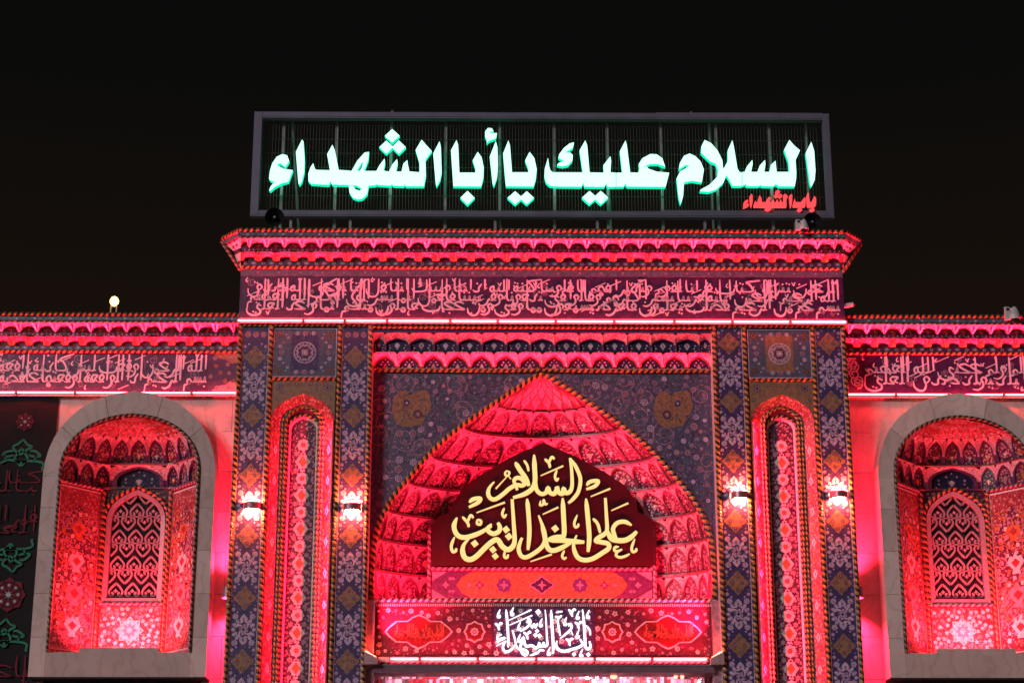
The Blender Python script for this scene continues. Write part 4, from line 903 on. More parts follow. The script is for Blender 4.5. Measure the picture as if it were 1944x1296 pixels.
LET = [(Z1, [(340,427),(365,388),(352,352),(322,344),(285,362),(258,402),(243,450),(237,500),(245,512),(272,520),(246,552),(238,575),(244,578),(275,552),(318,530),(360,520),(388,446),(330,438),(295,420),(290,408),(312,402)]),
 (Z1, [(447,252),(455,262),(463,380),(460,460),(445,520),(430,540),(424,528),(408,330)]),
 (Z1, [(518,402),(528,437),(540,445),(625,447),(607,345),(640,285),(655,320),(680,445),(746,449),(746,540),(640,538),(628,515),(618,540),(505,533),(488,515),(487,470),(500,430)]),
 (Z1, [(762,452),(800,385),(845,335),(873,330),(868,380),(850,430),(838,454),(814,452),(830,425),(837,402),(828,396),(798,446),(794,452)]),
 (Z1, [(746,451),(920,452),(940,415),(972,373),(975,400),(965,450),(1000,456),(1022,410),(1052,376),(1055,400),(1045,455),(1080,456),(1092,405),(1117,382),(1120,410),(1130,455),(1195,460),(1195,400),(1170,318),(1208,253),(1240,290),(1272,325),(1232,380),(1235,480),(1222,548),(1110,548),(1100,535),(1095,547),(1030,545),(1018,535),(1010,545),(930,540),(922,535),(915,542),(870,545),(860,600),(830,628),(800,632),(770,620),(750,590),(744,546),(772,546),(785,568),(815,577),(828,567),(812,552),(790,543),(746,542)]),
 (Z1, dia(1021,228,47,43)), (Z1, dia(983,300,44,42)), (Z1, dia(1063,300,44,43)),
 (Z1, [(1322,263),(1330,300),(1335,460),(1325,510),(1303,550),(1298,530),(1282,340)]),
 (Z1, [(1430,255),(1440,285),(1448,462),(1550,462),(1552,440),(1533,385),(1565,330),(1590,365),(1603,430),(1600,500),(1585,550),(1410,548),(1400,400),(1395,320)]), (Z1, dia(1500,622,45,44)),
 (Z1, [(1680,262),(1690,300),(1693,420),(1688,490),(1668,548),(1660,530),(1642,360)]), (Z1, [(1666,200),(1655,180),(1630,178),(1612,200),(1612,235),(1624,250),(1622,275),(1640,258),(1680,245),(1687,210),(1650,212),(1640,205),(1650,200)]),
 (Z1, [(1760,258),(1770,290),(1783,460),(1888,460),(1888,440),(1867,385),(1895,330),(1925,370),(1940,440),(1935,500),(1920,550),(1745,548),(1738,480),(1727,340)]), (Z1, dia(1803,622,48,42)), (Z1, dia(1877,622,46,42)),
 (Z2, [(100,362),(108,420),(115,440),(130,452),(318,453),(298,315),(333,253),(345,285),(360,453),(450,455),(447,408),(490,352),(495,380),(490,452),(524,455),(524,542),(475,543),(462,520),(452,543),(330,542),(320,515),(310,542),(140,540),(110,535),(88,515),(78,480),(80,430)]),
 (Z2, [(528,455),(565,455),(550,320),(585,253),(593,285),(614,453),(665,455),(672,425),(668,400),(690,365),(740,338),(780,340),(815,365),(833,418),(790,400),(745,400),(712,408),(728,430),(780,448),(858,455),(835,543),(595,541),(583,520),(575,541),(528,542)]),
 (Z2, [(262,265),(255,300),(205,330),(240,330),(255,345),(252,380),(225,408),(190,415),(157,408),(165,395),(200,382),(165,362),(170,340),(200,300),(235,272)]), (Z2, dia(360,610,47,42)), (Z2, dia(430,610,47,42)),
 (Z2, [(985,335),(1020,350),(1055,385),(1075,435),(1062,515),(1000,505),(950,515),(945,600),(930,652),(918,610),(905,490),(927,446),(962,428),(985,412),(960,406),(932,426),(919,434),(925,395),(950,350)]),
 (Z2, [(1080,250),(1120,270),(1160,315),(1190,375),(1195,430),(1205,420),(1225,380),(1225,315),(1253,252),(1262,290),(1285,430),(1300,452),(1312,452),(1312,537),(1255,537),(1230,490),(1215,470),(1195,520),(1150,560),(1105,575),(1050,570),(1055,560),(1110,530),(1160,480),(1165,440),(1150,400),(1115,385),(1058,330),(1060,290)]),
 (Z2, [(1316,450),(1330,450),(1345,415),(1378,375),(1380,400),(1370,450),(1410,450),(1425,410),(1457,375),(1460,400),(1452,450),(1485,450),(1495,405),(1523,380),(1530,450),(1610,450),(1605,385),(1578,310),(1610,250),(1640,285),(1676,315),(1648,375),(1653,450),(1652,490),(1643,540),(1545,540),(1525,525),(1510,540),(1440,538),(1430,530),(1420,538),(1345,538),(1335,525),(1316,536)]),
 (Z2, [(1747,262),(1765,320),(1773,440),(1768,500),(1748,542),(1740,525),(1713,330)])]
for z, pts in LET:
    q = MB(); q.prism(PX(pts, *z, YG-.22), YG-.22, YG-.10, 'green_neon', 'green_side'); q.build('green_letter', sign, (0, 0, 0))
RLET = [[(255,285),(235,290),(200,275),(215,250),(240,245),(238,232),(210,230),(175,260),(172,300),(185,315),(165,335),(180,338),(240,310)], [(285,138),(300,160),(302,260),(285,330),(275,310),(262,170)],
 [(345,240),(355,262),(385,262),(390,200),(405,160),(430,200),(440,262),(500,262),(510,220),(545,185),(570,190),(560,240),(550,262),(590,262),(605,230),(618,235),(618,262),(650,262),(660,225),(675,230),(675,262),(700,262),(712,225),(725,230),(725,262),(765,262),(762,150),(790,140),(822,180),(800,215),(802,325),(580,325),(570,370),(530,385),(490,370),(490,345),(515,340),(535,355),(550,328),(320,322),(325,280)],
 dia(675,105,35,28), dia(655,160,32,26), dia(710,165,32,26), [(880,142),(888,170),(885,260),(870,335),(862,320),(848,165)], [(925,210),(935,262),(1035,262),(1030,240),(1070,190),(1085,220),(1080,320),(905,320),(900,290)], dia(998,370,38,30),
 [(1118,120),(1130,150),(1145,262),(1185,262),(1180,240),(1215,170),(1240,210),(1238,300),(1220,320),(1115,320),(1100,170)], dia(1182,372,38,30)]
for pts in RLET:
    q = MB(); q.prism(PX(pts, *Z4, YG-.20), YG-.20, YG-.10, 'red_neon', 'red_neon'); q.build('red_letter', sign, (0, 0, 0))

# ================================================================== WINGS
YW = .80
SZ0 = Zp(1285, .3); ZWF0 = Zp(745, YW); ZWF1 = Zp(671, YW)
DPX = 160.5                                                              # the wing cornice repeats the gate's profile lower down
def wing(sx, NCX, text, seed, label, xf_end):
    X0, X1 = (HW, 13.0) if sx > 0 else (-13.0, -HW)
    wg = empty('side_wing', (0, 0, 0), label, 'building')
    # marble wall in coursed slabs, open behind the niche
    m = MB(); m.box(X0, NCX-1.45, YW+.03, YW+.06, 0, ZWF0, 'gap_and_shade'); m.box(NCX+1.45, X1, YW+.03, YW+.06, 0, ZWF0, 'gap_and_shade'); m.box(NCX-1.45, NCX+1.45, YW+.03, YW+.06, 0, SZ0-.05, 'gap_and_shade'); wl_ = m.build('wall', wg)
    rnd = random.Random(seed); z = 0.9; hcs = .78; row = 0
    while z < ZWF0-.1:
        z1 = min(z+hcs, ZWF0-.06); x = X0+.01+(0 if row % 2 else -.45)
        while x < X1:
            x1 = x+1.25; a, b = max(x, X0+.005), min(x1, X1)
            for (p, q_) in ((a, min(b, NCX-1.45)), (max(a, NCX+1.45), b)):
                if q_-p > .05 and (q_ > X0):
                    s = MB(); s.box(p+.004, q_-.004, YW+rnd.uniform(0, .004), YW+.04, z+.004, z1-.004, 'marble'); s.build('marble_block', wl_)
            x = x1
        z = z1; row += 1
    # frieze and cornice
    f = MB(); f.box(X0, X1, YW-.0, YW+.3, ZWF0-.06, ZWF1+.1, 'frieze_ground'); f = f.build('inscription_frieze', wg)
    xa, xb = (HW+.42, 9.9) if sx > 0 else (-11.6, -HW-.68)
    lt, orn = inscription(text, xa, xb, ZWF0+.02, ZWF1-ZWF0-.02, YW-.012, seed, w=.038)
    [l_.build('word', f) for l_ in lt]; orn.build('scroll_inlay', f, kind='stuff')
    q = MB(); ex0, ex1 = sorted((sx*HW, sx*(HW+(.40 if sx > 0 else .66)))); rnd = random.Random(seed+2)   # floral end panel
    q.flat([(ex0, ZWF0), (ex1, ZWF0), (ex1, ZWF1), (ex0, ZWF1)], YW-.004, 'plum')
    hC = ZWF1-ZWF0; inn = sx*HW; out = ex1 if sx > 0 else ex0
    if sx < 0:
        for sg, zb_ in ((1, ZWF0), (-1, ZWF1)):
            q.flat([(inn, zb_), (inn, zb_+sg*.26), (inn-.12, zb_+sg*.20), (inn-.22, zb_+sg*.22), (inn-.34, zb_+sg*.13), (inn-.46, zb_+sg*.12), (inn-.60, zb_)], YW-.007, 'ochre' if sg < 0 else 'rose')
    for k, (a, b) in enumerate(scatter(lambda x, z: True, (ex0+.05, ex1-.05, ZWF0+.06, ZWF1-.06), .15, 500, seed)): flower(q, a, b, .045, YW-.010, 'rose' if k % 2 else 'orange', 'maroon')
    if sx > 0:
        for k in range(9): spiral(q, rnd.uniform(ex0+.1, ex1-.05), rnd.uniform(ZWF0+.15, ZWF1-.1), .11, YW-.012, 'letter', w=.022, a0=rnd.random()*6)
    q.build('floral_end_tile', f)
    q = MB(); q.box(X0, X1, YW-.03, YW+.1, ZWF1, ZWF1+.05, 'scroll'); q.build('border_band', f)
    q = MB(); q.box(X0, X1, YW-.014, YW+.1, ZWF0-.09, ZWF0-.012, 'rose'); q.box(X0, X1, YW-.10, YW-.014, ZWF0-.115, ZWF0-.09, 'rose'); q.build('light_ledge', f)
    q = MB(); q.rope([(X0, YW-.05, ZWF0-.095), (X1, YW-.05, ZWF0-.095)], .035, m=('orange', 'maroon'), p=.11); q.build('rope_moulding', f)
    cornice(wg, 'cornice', X0, X1, [(a+DPX, y) for a, y in PROF], YW, ())
    r = MB(); r.box(X0, X1, YW+.35, 4.0, ZWF1, Zp(434+DPX, YW-.5)-.05, 'concrete'); r.box(X0, X1, 2.6, 2.8, 0, ZWF1, 'concrete'); r.build('roof_slab', wg)
    # projecting marble surround with arched niche
    YN = .30; zsp = Zp(893, YN); zap = Zp(787, YN); hw = 1.325; zb = Zp(1238, YN)
    A = rarch(hw, zap-zsp, NCX, zsp, 10); Ao = rarch(1.61, Zp(744, YN)-Zp(905, YN), NCX, Zp(905, YN), 10)
    Ao = [(x, min(z, ZWF0-.13)) for x, z in Ao]
    s = MB()
    for i in range(len(A)-1):
        s.poly([(Ao[i][0], YN, Ao[i][1]), (Ao[i+1][0], YN, Ao[i+1][1]), (Ao[i+1][0], YW+.05, Ao[i+1][1]), (Ao[i][0], YW+.05, Ao[i][1])], 'marble')
        s.poly([(A[i][0], YN, A[i][1]), (A[i+1][0], YN, A[i+1][1]), (A[i+1][0], YN+.08, A[i+1][1]), (A[i][0], YN+.08, A[i][1])], 'pale')
    su = s.build('niche_surround', wg)
    for b0 in range(0, 20, 4):                                           # arch ring in five shaped slabs
        q = MB(); ii = list(range(b0, b0+5)); rv = random.Random(seed+b0).uniform(-.002, .002)
        lo_, hi_ = [A[i] for i in ii], [Ao[i] for i in ii]
        def pull(p0, p1, d=.004): v = Vector((p1[0]-p0[0], p1[1]-p0[1])); v = v.normalized()*d; return (p0[0]+v.x, p0[1]+v.y)
        lo_[0], hi_[0] = pull(lo_[0], lo_[1]), pull(hi_[0], hi_[1]); lo_[-1], hi_[-1] = pull(lo_[-1], lo_[-2]), pull(hi_[-1], hi_[-2])
        for k_ in range(4): q.poly([(lo_[k_][0], YN+rv, lo_[k_][1]), (lo_[k_+1][0], YN+rv, lo_[k_+1][1]), (hi_[k_+1][0], YN+rv, hi_[k_+1][1]), (hi_[k_][0], YN+rv, hi_[k_][1])], 'marble')
        for a_, b_ in ((lo_[0], hi_[0]), (lo_[-1], hi_[-1])): q.poly([(a_[0], YN+rv, a_[1]), (b_[0], YN+rv, b_[1]), (b_[0], YN+.06, b_[1]), (a_[0], YN+.06, a_[1])], 'marble')
        q.build('marble_block', su)
    q = MB()
    for i in range(len(Ao)-1): q.poly([(Ao[i][0], YW+.002, Ao[i][1]-.05), (Ao[i+1][0], YW+.002, Ao[i+1][1]-.05), (Ao[i+1][0], YW+.002, ZWF0), (Ao[i][0], YW+.002, ZWF0)], 'marble')
    q.build('marble_infill', wl_)
    zc_ = zb; zs_o = Zp(905, YN)
    for sg in (-1, 1):                                                   # jamb slabs in courses
        z = SZ0; k = 0; hs = [.72, .80, .80, .80, .80, .8]
        while z < zs_o-.01:
            z1 = min(z+hs[min(k, 5)], zs_o)
            if zs_o-z1 < .3: z1 = zs_o
            x0, x1 = sorted((NCX+sg*hw, NCX+sg*1.61)); q = MB(); q.box(x0, x1, YN+.0005*k, YW+.05, z+.003, z1-.003, 'marble'); q.build('marble_block', su); z = z1; k += 1
        x0, x1 = sorted((NCX+sg*hw, NCX+sg*1.61))
        if zsp > zs_o: q = MB(); q.poly([(x0, YN, zs_o), (x1, YN, zs_o), (x1, YN, zs_o+.0), (x0, YN, zs_o)], 'marble')
    q = MB(); q.box(NCX-hw, NCX+hw, YN+.002, YW+.5, SZ0+.002, zb, 'marble'); q.box(NCX-.72, NCX+.72, YN+.03, YN+.14, zb, zb+.085, 'marble'); q.build('sill_block', su)
    q = MB(); q.box(NCX-1.6, NCX+1.6, YN+.01, YW+.1, SZ0-.03, SZ0-.001, 'gap_and_shade'); q.build('soffit', su)  # underside of the slab, its shade put into a near-black colour
    # filler where inner arch springs above outer
    q = MB()
    for sg in (-1, 1):
        x0, x1 = sorted((NCX+sg*hw, NCX+sg*1.61)); q.flat([(x0, min(zs_o, zsp)), (x1, min(zs_o, zsp)), (x1, max(zs_o, zsp)), (x0, max(zs_o, zsp))], YN+.004, 'marble')
    q.build('shoulder', su)
    q = MB(); q.rope([(NCX-hw+.03, YN-.005, zb)]+[(NCX+(x-NCX)*.977, YN-.005, z-.02) for x, z in A]+[(NCX+hw-.03, YN-.005, zb)], .036, m=('ochre', 'black'), p=.11); q.build('rope_moulding', su)
    hb, dn = .67, .85; yb = YN+.08+dn; y0 = YN+.08; zt = Zp(925, YN+.5)
    # angled side panels
    for sg in (-1, 1):
        q = MB(); F0, F1 = Vector((NCX+sg*(hw-.01), y0, 0)), Vector((NCX+sg*hb, yb, 0)); d = F1-F0; ln = d.length; d.normalize(); nrm = Vector((-sg*abs(d.y), -abs(d.x), 0)).normalized()
        def on(u, z, o=0): v = F0+d*u+nrm*o; return (v.x, v.y, z)
        q.poly([on(0, zb), on(ln, zb), on(ln, zt), on(0, zt)], 'floral_red')
        for u0_, u1_, za, zb_ in ((.02, .05, zb+.1, zt-.03), (ln-.05, ln-.02, zb+.1, zt-.03), (.02, ln-.02, zt-.06, zt-.03), (.02, ln-.02, zb+.08, zb+.11)): q.poly([on(u0_, za, .006), on(u1_, za, .006), on(u1_, zb_, .006), on(u0_, zb_, .006)], 'pale')
        rnd = random.Random(seed+int(sg)); 
        q.poly([on(.10, zb+.15, .004), on(ln-.10, zb+.15, .004), on(ln-.10, zt-.75, .004), on(ln/2, zt-.35, .004), on(.10, zt-.75, .004)], 'floral_dark')
        mb2 = MB()
        pts = scatter(lambda x, z: True, (.12, ln-.12, zb+.2, zt-.5), .125, 1400, seed+3*int(sg))
        for k, (u, z) in enumerate(pts):
            r = rnd.uniform(.035, .06); mm = rnd.choice(('rose', 'cream', 'rose', 'orange'))
            q.poly([on(u+r*math.cos(j*PI/4)*(1 if j % 2 else .75), z+r*math.sin(j*PI/4)*(1 if j % 2 else .75), .009) for j in range(8)], mm)
            if k % 2 == 0:
                rr = rnd.uniform(.11, .17); a0 = rnd.random()*6; prev = None
                for j in range(15):
                    t = a0+j*.5; rj = rr*(1-.6*j/14); c0 = (u+(rj-.012)*math.cos(t), z+(rj-.012)*math.sin(t)); c1 = (u+(rj+.012)*math.cos(t), z+(rj+.012)*math.sin(t))
                    if prev and all(.06 < w_ < ln-.06 for w_ in (c0[0], c1[0], prev[0][0], prev[1][0])): q.poly([on(*prev[0], .007), on(*c0, .007), on(*c1, .007), on(*prev[1], .007)], 'rose' if k % 4 else 'orange')
                    prev = (c0, c1)
        for z, r, mm in ((zb+.55, .20, 'cream'), (zb+1.15, .22, 'rose'), (zb+1.75, .20, 'pale'), (zb+2.35, .18, 'orange')):   # vases and palmettes
            q.poly([on(ln/2+r*a, z+r*b, .012) for a, b in ((-.5, -1), (.5, -1), (.35, -.6), (1, .1), (.6, .7), (.25, .6), (0, 1.1), (-.25, .6), (-.6, .7), (-1, .1), (-.35, -.6))], mm)
            q.poly([on(ln/2+r*a*.5, z+r*b*.45, .015) for a, b in ((0, -1), (1, .1), (0, 1), (-1, .1))], 'red_tile')
        q.build('side_panel', su)
        q = MB(); q.rope([on(0, zt+.03, .02), on(ln, zt+.03, .02)], .035, out=nrm, m=('rose', 'maroon')); q.rope([on(0, zb+.03, .02), on(ln, zb+.03, .02)], .03, out=nrm, m=('rose', 'maroon')); q.build('rope_moulding', su)
        q = MB(); q.rope([(NCX+sg*(hb-.03), yb-.03, zb), (NCX+sg*(hb-.03), yb-.03, zt)], .045, m=('orange', 'maroon')); q.build('rope_moulding', su)
    # back wall: lattice window, frame, star tile
    zw0 = Zp(1145, yb); zwt = Zp(931, yb); wa = parch(.56, .62, NCX, zwt-.62, 8)
    q = MB(); q.box(NCX-hb, NCX+hb, yb+.12, yb+.16, zb, zt+.1, 'window_dark')
    for i in range(len(wa)-1): q.poly([(wa[i][0], yb, wa[i][1]), (wa[i+1][0], yb, wa[i+1][1]), (wa[i+1][0], yb, zt+.05), (wa[i][0], yb, zt+.05)], 'maroon')
    for sg in (-1, 1): x0, x1 = sorted((NCX+sg*.56, NCX+sg*hb)); q.flat([(x0, zb), (x1, zb), (x1, zt+.05), (x0, zt+.05)], yb, 'maroon')
    rnd = random.Random(seed+7)
    for k in range(60):
        a = rnd.uniform(-.6, .6); b = rnd.uniform(zwt-.35, zt)
        if b > zwt-.62+.62*(1-(abs(a)/.56)**2.2)**.6*1 if abs(a) < .56 else True: q.disc(NCX+a, b, .022, yb-.004, rnd.choice(('ochre', 'rose', 'orange')), 6)
    q.build('back_wall', su)
    q = MB(); ia = parch(.47, .53, NCX, zwt-.62, 8); pa = [(NCX-.56, zw0)]+wa+[(NCX+.56, zw0)]; pi_ = [(NCX-.47, zw0+.09)]+ia+[(NCX+.47, zw0+.09)]
    for i in range(len(pa)-1):
        q.poly([(pa[i][0], yb-.04, pa[i][1]), (pa[i+1][0], yb-.04, pa[i+1][1]), (pi_[i+1][0], yb-.015, pi_[i+1][1]), (pi_[i][0], yb-.015, pi_[i][1])], 'lattice')
        q.poly([(pi_[i][0], yb-.015, pi_[i][1]), (pi_[i+1][0], yb-.015, pi_[i+1][1]), (pi_[i+1][0], yb+.10, pi_[i+1][1]), (pi_[i][0], yb+.10, pi_[i][1])], 'rose')
    q.flat([(NCX-.56, zw0), (NCX+.56, zw0), (NCX+.47, zw0+.09), (NCX-.47, zw0+.09)], yb-.03, 'lattice'); q.build('window_frame', su)
    # scrolled lattice of back-to-back hearts
    q = MB(); top = zwt-.10; cwid = .94/3; yl = yb+.02
    def inside(x, z): 
        a = abs(x-NCX)/.47
        return a < 1 and z < (zwt-.62)+.53*max(0, 1-a**2)**.62
    def lrib(P, w, mm='lattice'):
        P = crom(P, 4); run = []
        for p_ in P+[None]:
            if p_ is not None and inside(*p_): run.append(p_)
            else:
                if len(run) > 1: q.ribbon(run, w, yl, mm, depth=.03, smooth=False, taper=(1, 1))
                run = []
    z = zw0+.13; rowi = 0
    while z < top:
        for k in range(-1, 5):
            x = NCX-.47+(k+(.5 if rowi % 2 == 0 else 0))*cwid; fl_ = 1 if rowi % 2 == 0 else -1; zc_ = z+.12
            for sg in (-1, 1):
                lrib([(x, zc_-fl_*-.13), (x+sg*.07, zc_+fl_*.06), (x+sg*.125, zc_-fl_*.02), (x+sg*.11, zc_-fl_*.10), (x+sg*.055, zc_-fl_*.105), (x+sg*.05, zc_-fl_*.06), (x+sg*.08, zc_-fl_*.05)], .036)
            if inside(x, zc_-.02): q.star(x, zc_-fl_*.02, .045, .022, 4, yl-.004, 'rose'); 
        if rowi % 2 == 1: lrib([(NCX-.46, z+.25), (NCX, z+.25), (NCX+.46, z+.25)], .022)
        z += .255; rowi += 1
    q.build('lattice', su)
    q = MB(); q.rope([(NCX-.60, yb-.03, zw0-.02), (NCX+.60, yb-.03, zw0-.02)], .035, m=('rose', 'maroon')); q.rope([(NCX-.60, yb-.03, zw0)]+[(NCX+(x-NCX)*1.09, yb-.03, z_+.05) for x, z_ in wa]+[(NCX+.60, yb-.03, zw0)], .045, m=('orange', 'black')); q.build('rope_moulding', su)
    q = MB(); zs0, zs1 = zb, zw0-.06; zc_ = (zs0+zs1)/2+.03; q.box(NCX-.58, NCX+.58, yb-.02, yb+.1, zs0, zs1, 'floral_red'); ys = yb-.024
    q.star(NCX, zc_, .27, .20, 8, ys-.003, 'cream'); q.star(NCX, zc_, .15, .09, 8, ys-.006, 'rose'); q.star(NCX, zc_, .08, .04, 8, ys-.009, 'cream')
    for k in range(16): t = PI*k/8; q.disc(NCX+.21*math.cos(t), zc_+.21*math.sin(t), .018, ys-.006, 'orange', 6)
    for k, (a, b) in enumerate(scatter(lambda x, z: True, (NCX-.54, NCX+.54, zs0+.05, zs1-.05), .085, 1100, seed+20, [(NCX, zc_, .28)])): q.star(a, b, .045, .03, 5, ys-.003, ('pale', 'rose', 'cream')[k % 3])
    q.build('star_tile', su)
    # half dome of cells: polygonal plan shrinking to the apex
    def plan(t, f, z):                                                   # t in 0..1 left to right along the three-sided plan, f = shrink
        pl = [Vector((-hw+.01, 0, 0)), Vector((-hb, dn, 0)), Vector((hb, dn, 0)), Vector((hw-.01, 0, 0))]
        ls = [(pl[i+1]-pl[i]).length for i in range(3)]; s_ = t*sum(ls)
        i = 0
        while i < 2 and s_ > ls[i]: s_ -= ls[i]; i += 1
        v = pl[i].lerp(pl[i+1], s_/ls[i])
        wz = 1.0
        for (xa_, za_), (xb_, zb2) in zip(A, A[1:]):
            if za_ <= z <= zb2: wz = (NCX-(xa_+(xb_-xa_)*(z-za_)/max(1e-6, zb2-za_)))/hw
        return Vector((NCX+v.x*max(.05, min(1, wz)), y0+v.y*f, z))
    lv = [(Zp(918, YN+.4), 1.0, 7), (Zp(873, YN+.35), .88, 7), (Zp(822, YN+.2), .55, 6)]
    for i in range(2):
        (za, fa, n_), (zb_, fb, _) = lv[i], lv[i+1]
        cuts = [0, .13, .24, .345, .655, .76, .87, 1] if i == 0 else [0, .09, .22, .34, .445, .555, .66, .78, .91, 1]
        for k in range(len(cuts)-1):
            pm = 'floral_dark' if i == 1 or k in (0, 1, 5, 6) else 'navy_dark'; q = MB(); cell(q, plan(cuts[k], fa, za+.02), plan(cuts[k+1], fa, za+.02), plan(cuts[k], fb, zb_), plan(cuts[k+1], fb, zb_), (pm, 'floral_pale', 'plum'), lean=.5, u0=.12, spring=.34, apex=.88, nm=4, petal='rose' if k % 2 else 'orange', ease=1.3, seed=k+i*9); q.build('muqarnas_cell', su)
        q = MB()
        for t in range(24):
            a, b = plan(t/24, fa, za), plan((t+1)/24, fa, za); o = Vector((0, -.03, 0)); u = Vector((0, 0, .035)); q.poly([a+o, b+o, b+o+u, a+o+u], 'rib'); q.poly([a, b, b+o, a+o], 'pale')
        q.build('ledge', su)
    za, fa, n_ = lv[2]; apx = Vector((NCX, y0+.02, zap-.03)); nk = 12
    for k in range(nk):
        q = MB()
        for (v0, v1, mm) in ((0, .5, 'floral_red'), (.5, 1, 'floral_red')):
            a, b = plan(k/nk, fa, za), plan((k+1)/nk, fa, za)
            def ip(p, v): r = p.lerp(apx, v); r.z = p.z+(apx.z-p.z)*(1-(1-v)**1.6); return r
            q.poly([ip(a, v0), ip(b, v0), ip(b, v1), ip(a, v1)], mm)
        for j in range(5):
            v = .1+j*.17; p = ip(a.lerp(b, .3+.4*(j % 2)), v)+Vector((0, -.012, -.012)); q.poly([p+Vector((.03*math.cos(w_*PI/3), -.012*math.sin(w_*PI/3), .028*math.sin(w_*PI/3))) for w_ in range(6)], ('cream', 'orange')[j % 2])
        q.build('crown_wedge', su)
    # light bar lying on the sill behind the low lip
    h = MB(); h.box(NCX-.68, NCX+.68, YN+.20, YN+.28, zb+.002, zb+.05, 'housing'); lo = h.build('light_bar', su)
    area('bar_lamp', lo, (NCX, YN+.24, zb+.07), 1.35, .06, 205, 150, aim=(0, .42, 1), col=REDW)
    return wg
T_L = 'بسم الله الرحمن الرحيم إذا وقعت الواقعة ليس لوقعتها كاذبة خافضة رافعة إذا رجت الأرض رجا'
T_R = 'كفوا أحد لم يلد ولم يولد حجتي صدق الله العلي العظيم'
wl_obj = wing(-1, -7.74, T_L, 21, 'low marble wing left of the gate with a lit lattice niche beside black cloth', -10.4)
wr_obj = wing(1, 7.92, T_R, 22, 'marble wing right of the gate, its lit lattice niche cut by the picture edge', 9.4)

# ================================================================== LIGHT TUBES
def light_tube(x0, x1, y, z, en, label, group, r=.012, spread=46, tilt=-.15):
    t = empty('light_tube', ((x0+x1)/2, y, z), label, 'light', group)
    q = MB(); q.tube((x0+.03, y, z), (x1-.03, y, z), r, 'tube_glow', 8); q.build('tube', t, (0, 0, 0))
    q = MB(); q.box(x0, x0+.03, y-.03, y+.05, z-.028, z+.028, 'housing'); q.build('end_cap', t, (0, 0, 0))
    q = MB(); q.box(x1-.03, x1, y-.03, y+.05, z-.028, z+.028, 'housing'); q.build('end_cap', t, (0, 0, 0))
    area('tube_lamp', t, ((x0+x1)/2, y-.01, z+r+.02), x1-x0-.08, .05, en*(x1-x0), spread, aim=(0, tilt, 1))
    return t
ORD = ['first', 'second', 'third', 'fourth', 'fifth', 'sixth', 'seventh', 'eighth', 'ninth', 'tenth', 'eleventh']
def olab(k, n, where): return ('leftmost' if k == 0 else 'rightmost' if k == n-1 else ORD[k]+' from left')+' red light tube '+where
cuts = [-HW-.02]+[at(p, 610, -.1).x for p in (576, 655, 735, 855, 945, 1055, 1166, 1280, 1390, 1500)]+[HW+.02]
for k, (a, b) in enumerate(zip(cuts, cuts[1:])): light_tube(a, b, -.11, Zp(609.5, -.11), 36, olab(k, len(cuts)-1, 'under the long inscription frieze of the gate'), 'tubes under the gate frieze')
zt = Zp(747, YW-.12)
cuts = [-11.6]+[at(p, 747, YW-.12).x for p in (31, 143, 253, 364)]+[-HW-.03]
for k, (a, b) in enumerate(zip(cuts, cuts[1:])): light_tube(a, b, YW-.13, zt, 32, olab(k, len(cuts)-1, 'under the left wing inscription'), 'tubes under the left wing frieze')
cuts = [HW+.03]+[at(p, 744, YW-.12).x for p in (1700, 1800, 1905)]+[10.4]
for k, (a, b) in enumerate(zip(cuts, cuts[1:])): light_tube(a, b, YW-.13, zt, 32, olab(k, len(cuts)-1, 'under the right wing inscription'), 'tubes under the right wing frieze')
zt = Zp(1250, .1)
cuts = [-2.80]+[at(p, 1250, .1).x for p in (797, 907, 1018, 1129, 1238)]+[2.98]
for k, (a, b) in enumerate(zip(cuts, cuts[1:])): light_tube(a, b, .10, zt, 10, olab(k, len(cuts)-1, 'along the lintel below the white letters'), 'tubes along the lintel', tilt=.25, spread=90)

# ================================================================== SCONCES
def sconce(x, y, z, label, group, side=None, k=1.0):
    t = empty('wall_sconce', (x, y, z), label, 'wall lamp', group)
    q = MB(); n = 12; r = .165; h = .065 if side is None else .10
    if side is None:
        arc = [(x+r*math.cos(PI+PI*i/n), y+.11*1.5*math.sin(PI+PI*i/n)) for i in range(n+1)]
    else:
        arc = [(x+side*.15*math.sin(PI*i/n), y+.14*math.cos(PI*i/n)) for i in range(n+1)]
    for (a, b), (c, d) in zip(arc, arc[1:]): q.poly([(a, b, z-h), (c, d, z-h), (c, d, z+h), (a, b, z+h)], 'sconce_metal')
    q.build('housing', t, (0, 0, 0))
    for s in (-1, 1) if side is None else ():
        q = MB(); mx_, my_ = sum(a for a, b in arc)/len(arc), sum(b for a, b in arc)/len(arc)
        q.poly([(mx_+(a-mx_)*.72, my_+(b-my_)*.72, z+s*(h-.012)) for a, b in (arc if s > 0 else arc[::-1])], 'sconce_glow'); q.build('lamp_glass', t, (0, 0, 0))
    if side is not None:
        for s in (-1, 1): area('sconce_lamp', t, (x+side*.07, y+.03, z+s*.02), .08, .14, 75, 70, aim=(side*.13, .13, s), col=RED)
    return t
for px, py, lb in ((479, 960, 'outer red sconce on the left pillar, beside the left wing'), (668, 962, 'inner red sconce on the left pillar, beside the big arch'), (1405, 940, 'inner red sconce on the right pillar, beside the big arch'), (1593, 939, 'outer red sconce on the right pillar, beside the right wing')):
    p = at(px, py, -.06); sconce(p.x, -.012, p.z, lb, 'sconces on the pillars')
for sx, px in ((-1, 437), (1, 1641)):
    p = at(px, 1122, .3); sconce(sx*(HW+.0), .45, p.z, 'small dark up-down lamp on the %s side of the %s pillar' % (('outer', 'left') if sx < 0 else ('outer', 'right')), 'lamps on the pillar sides', side=sx)

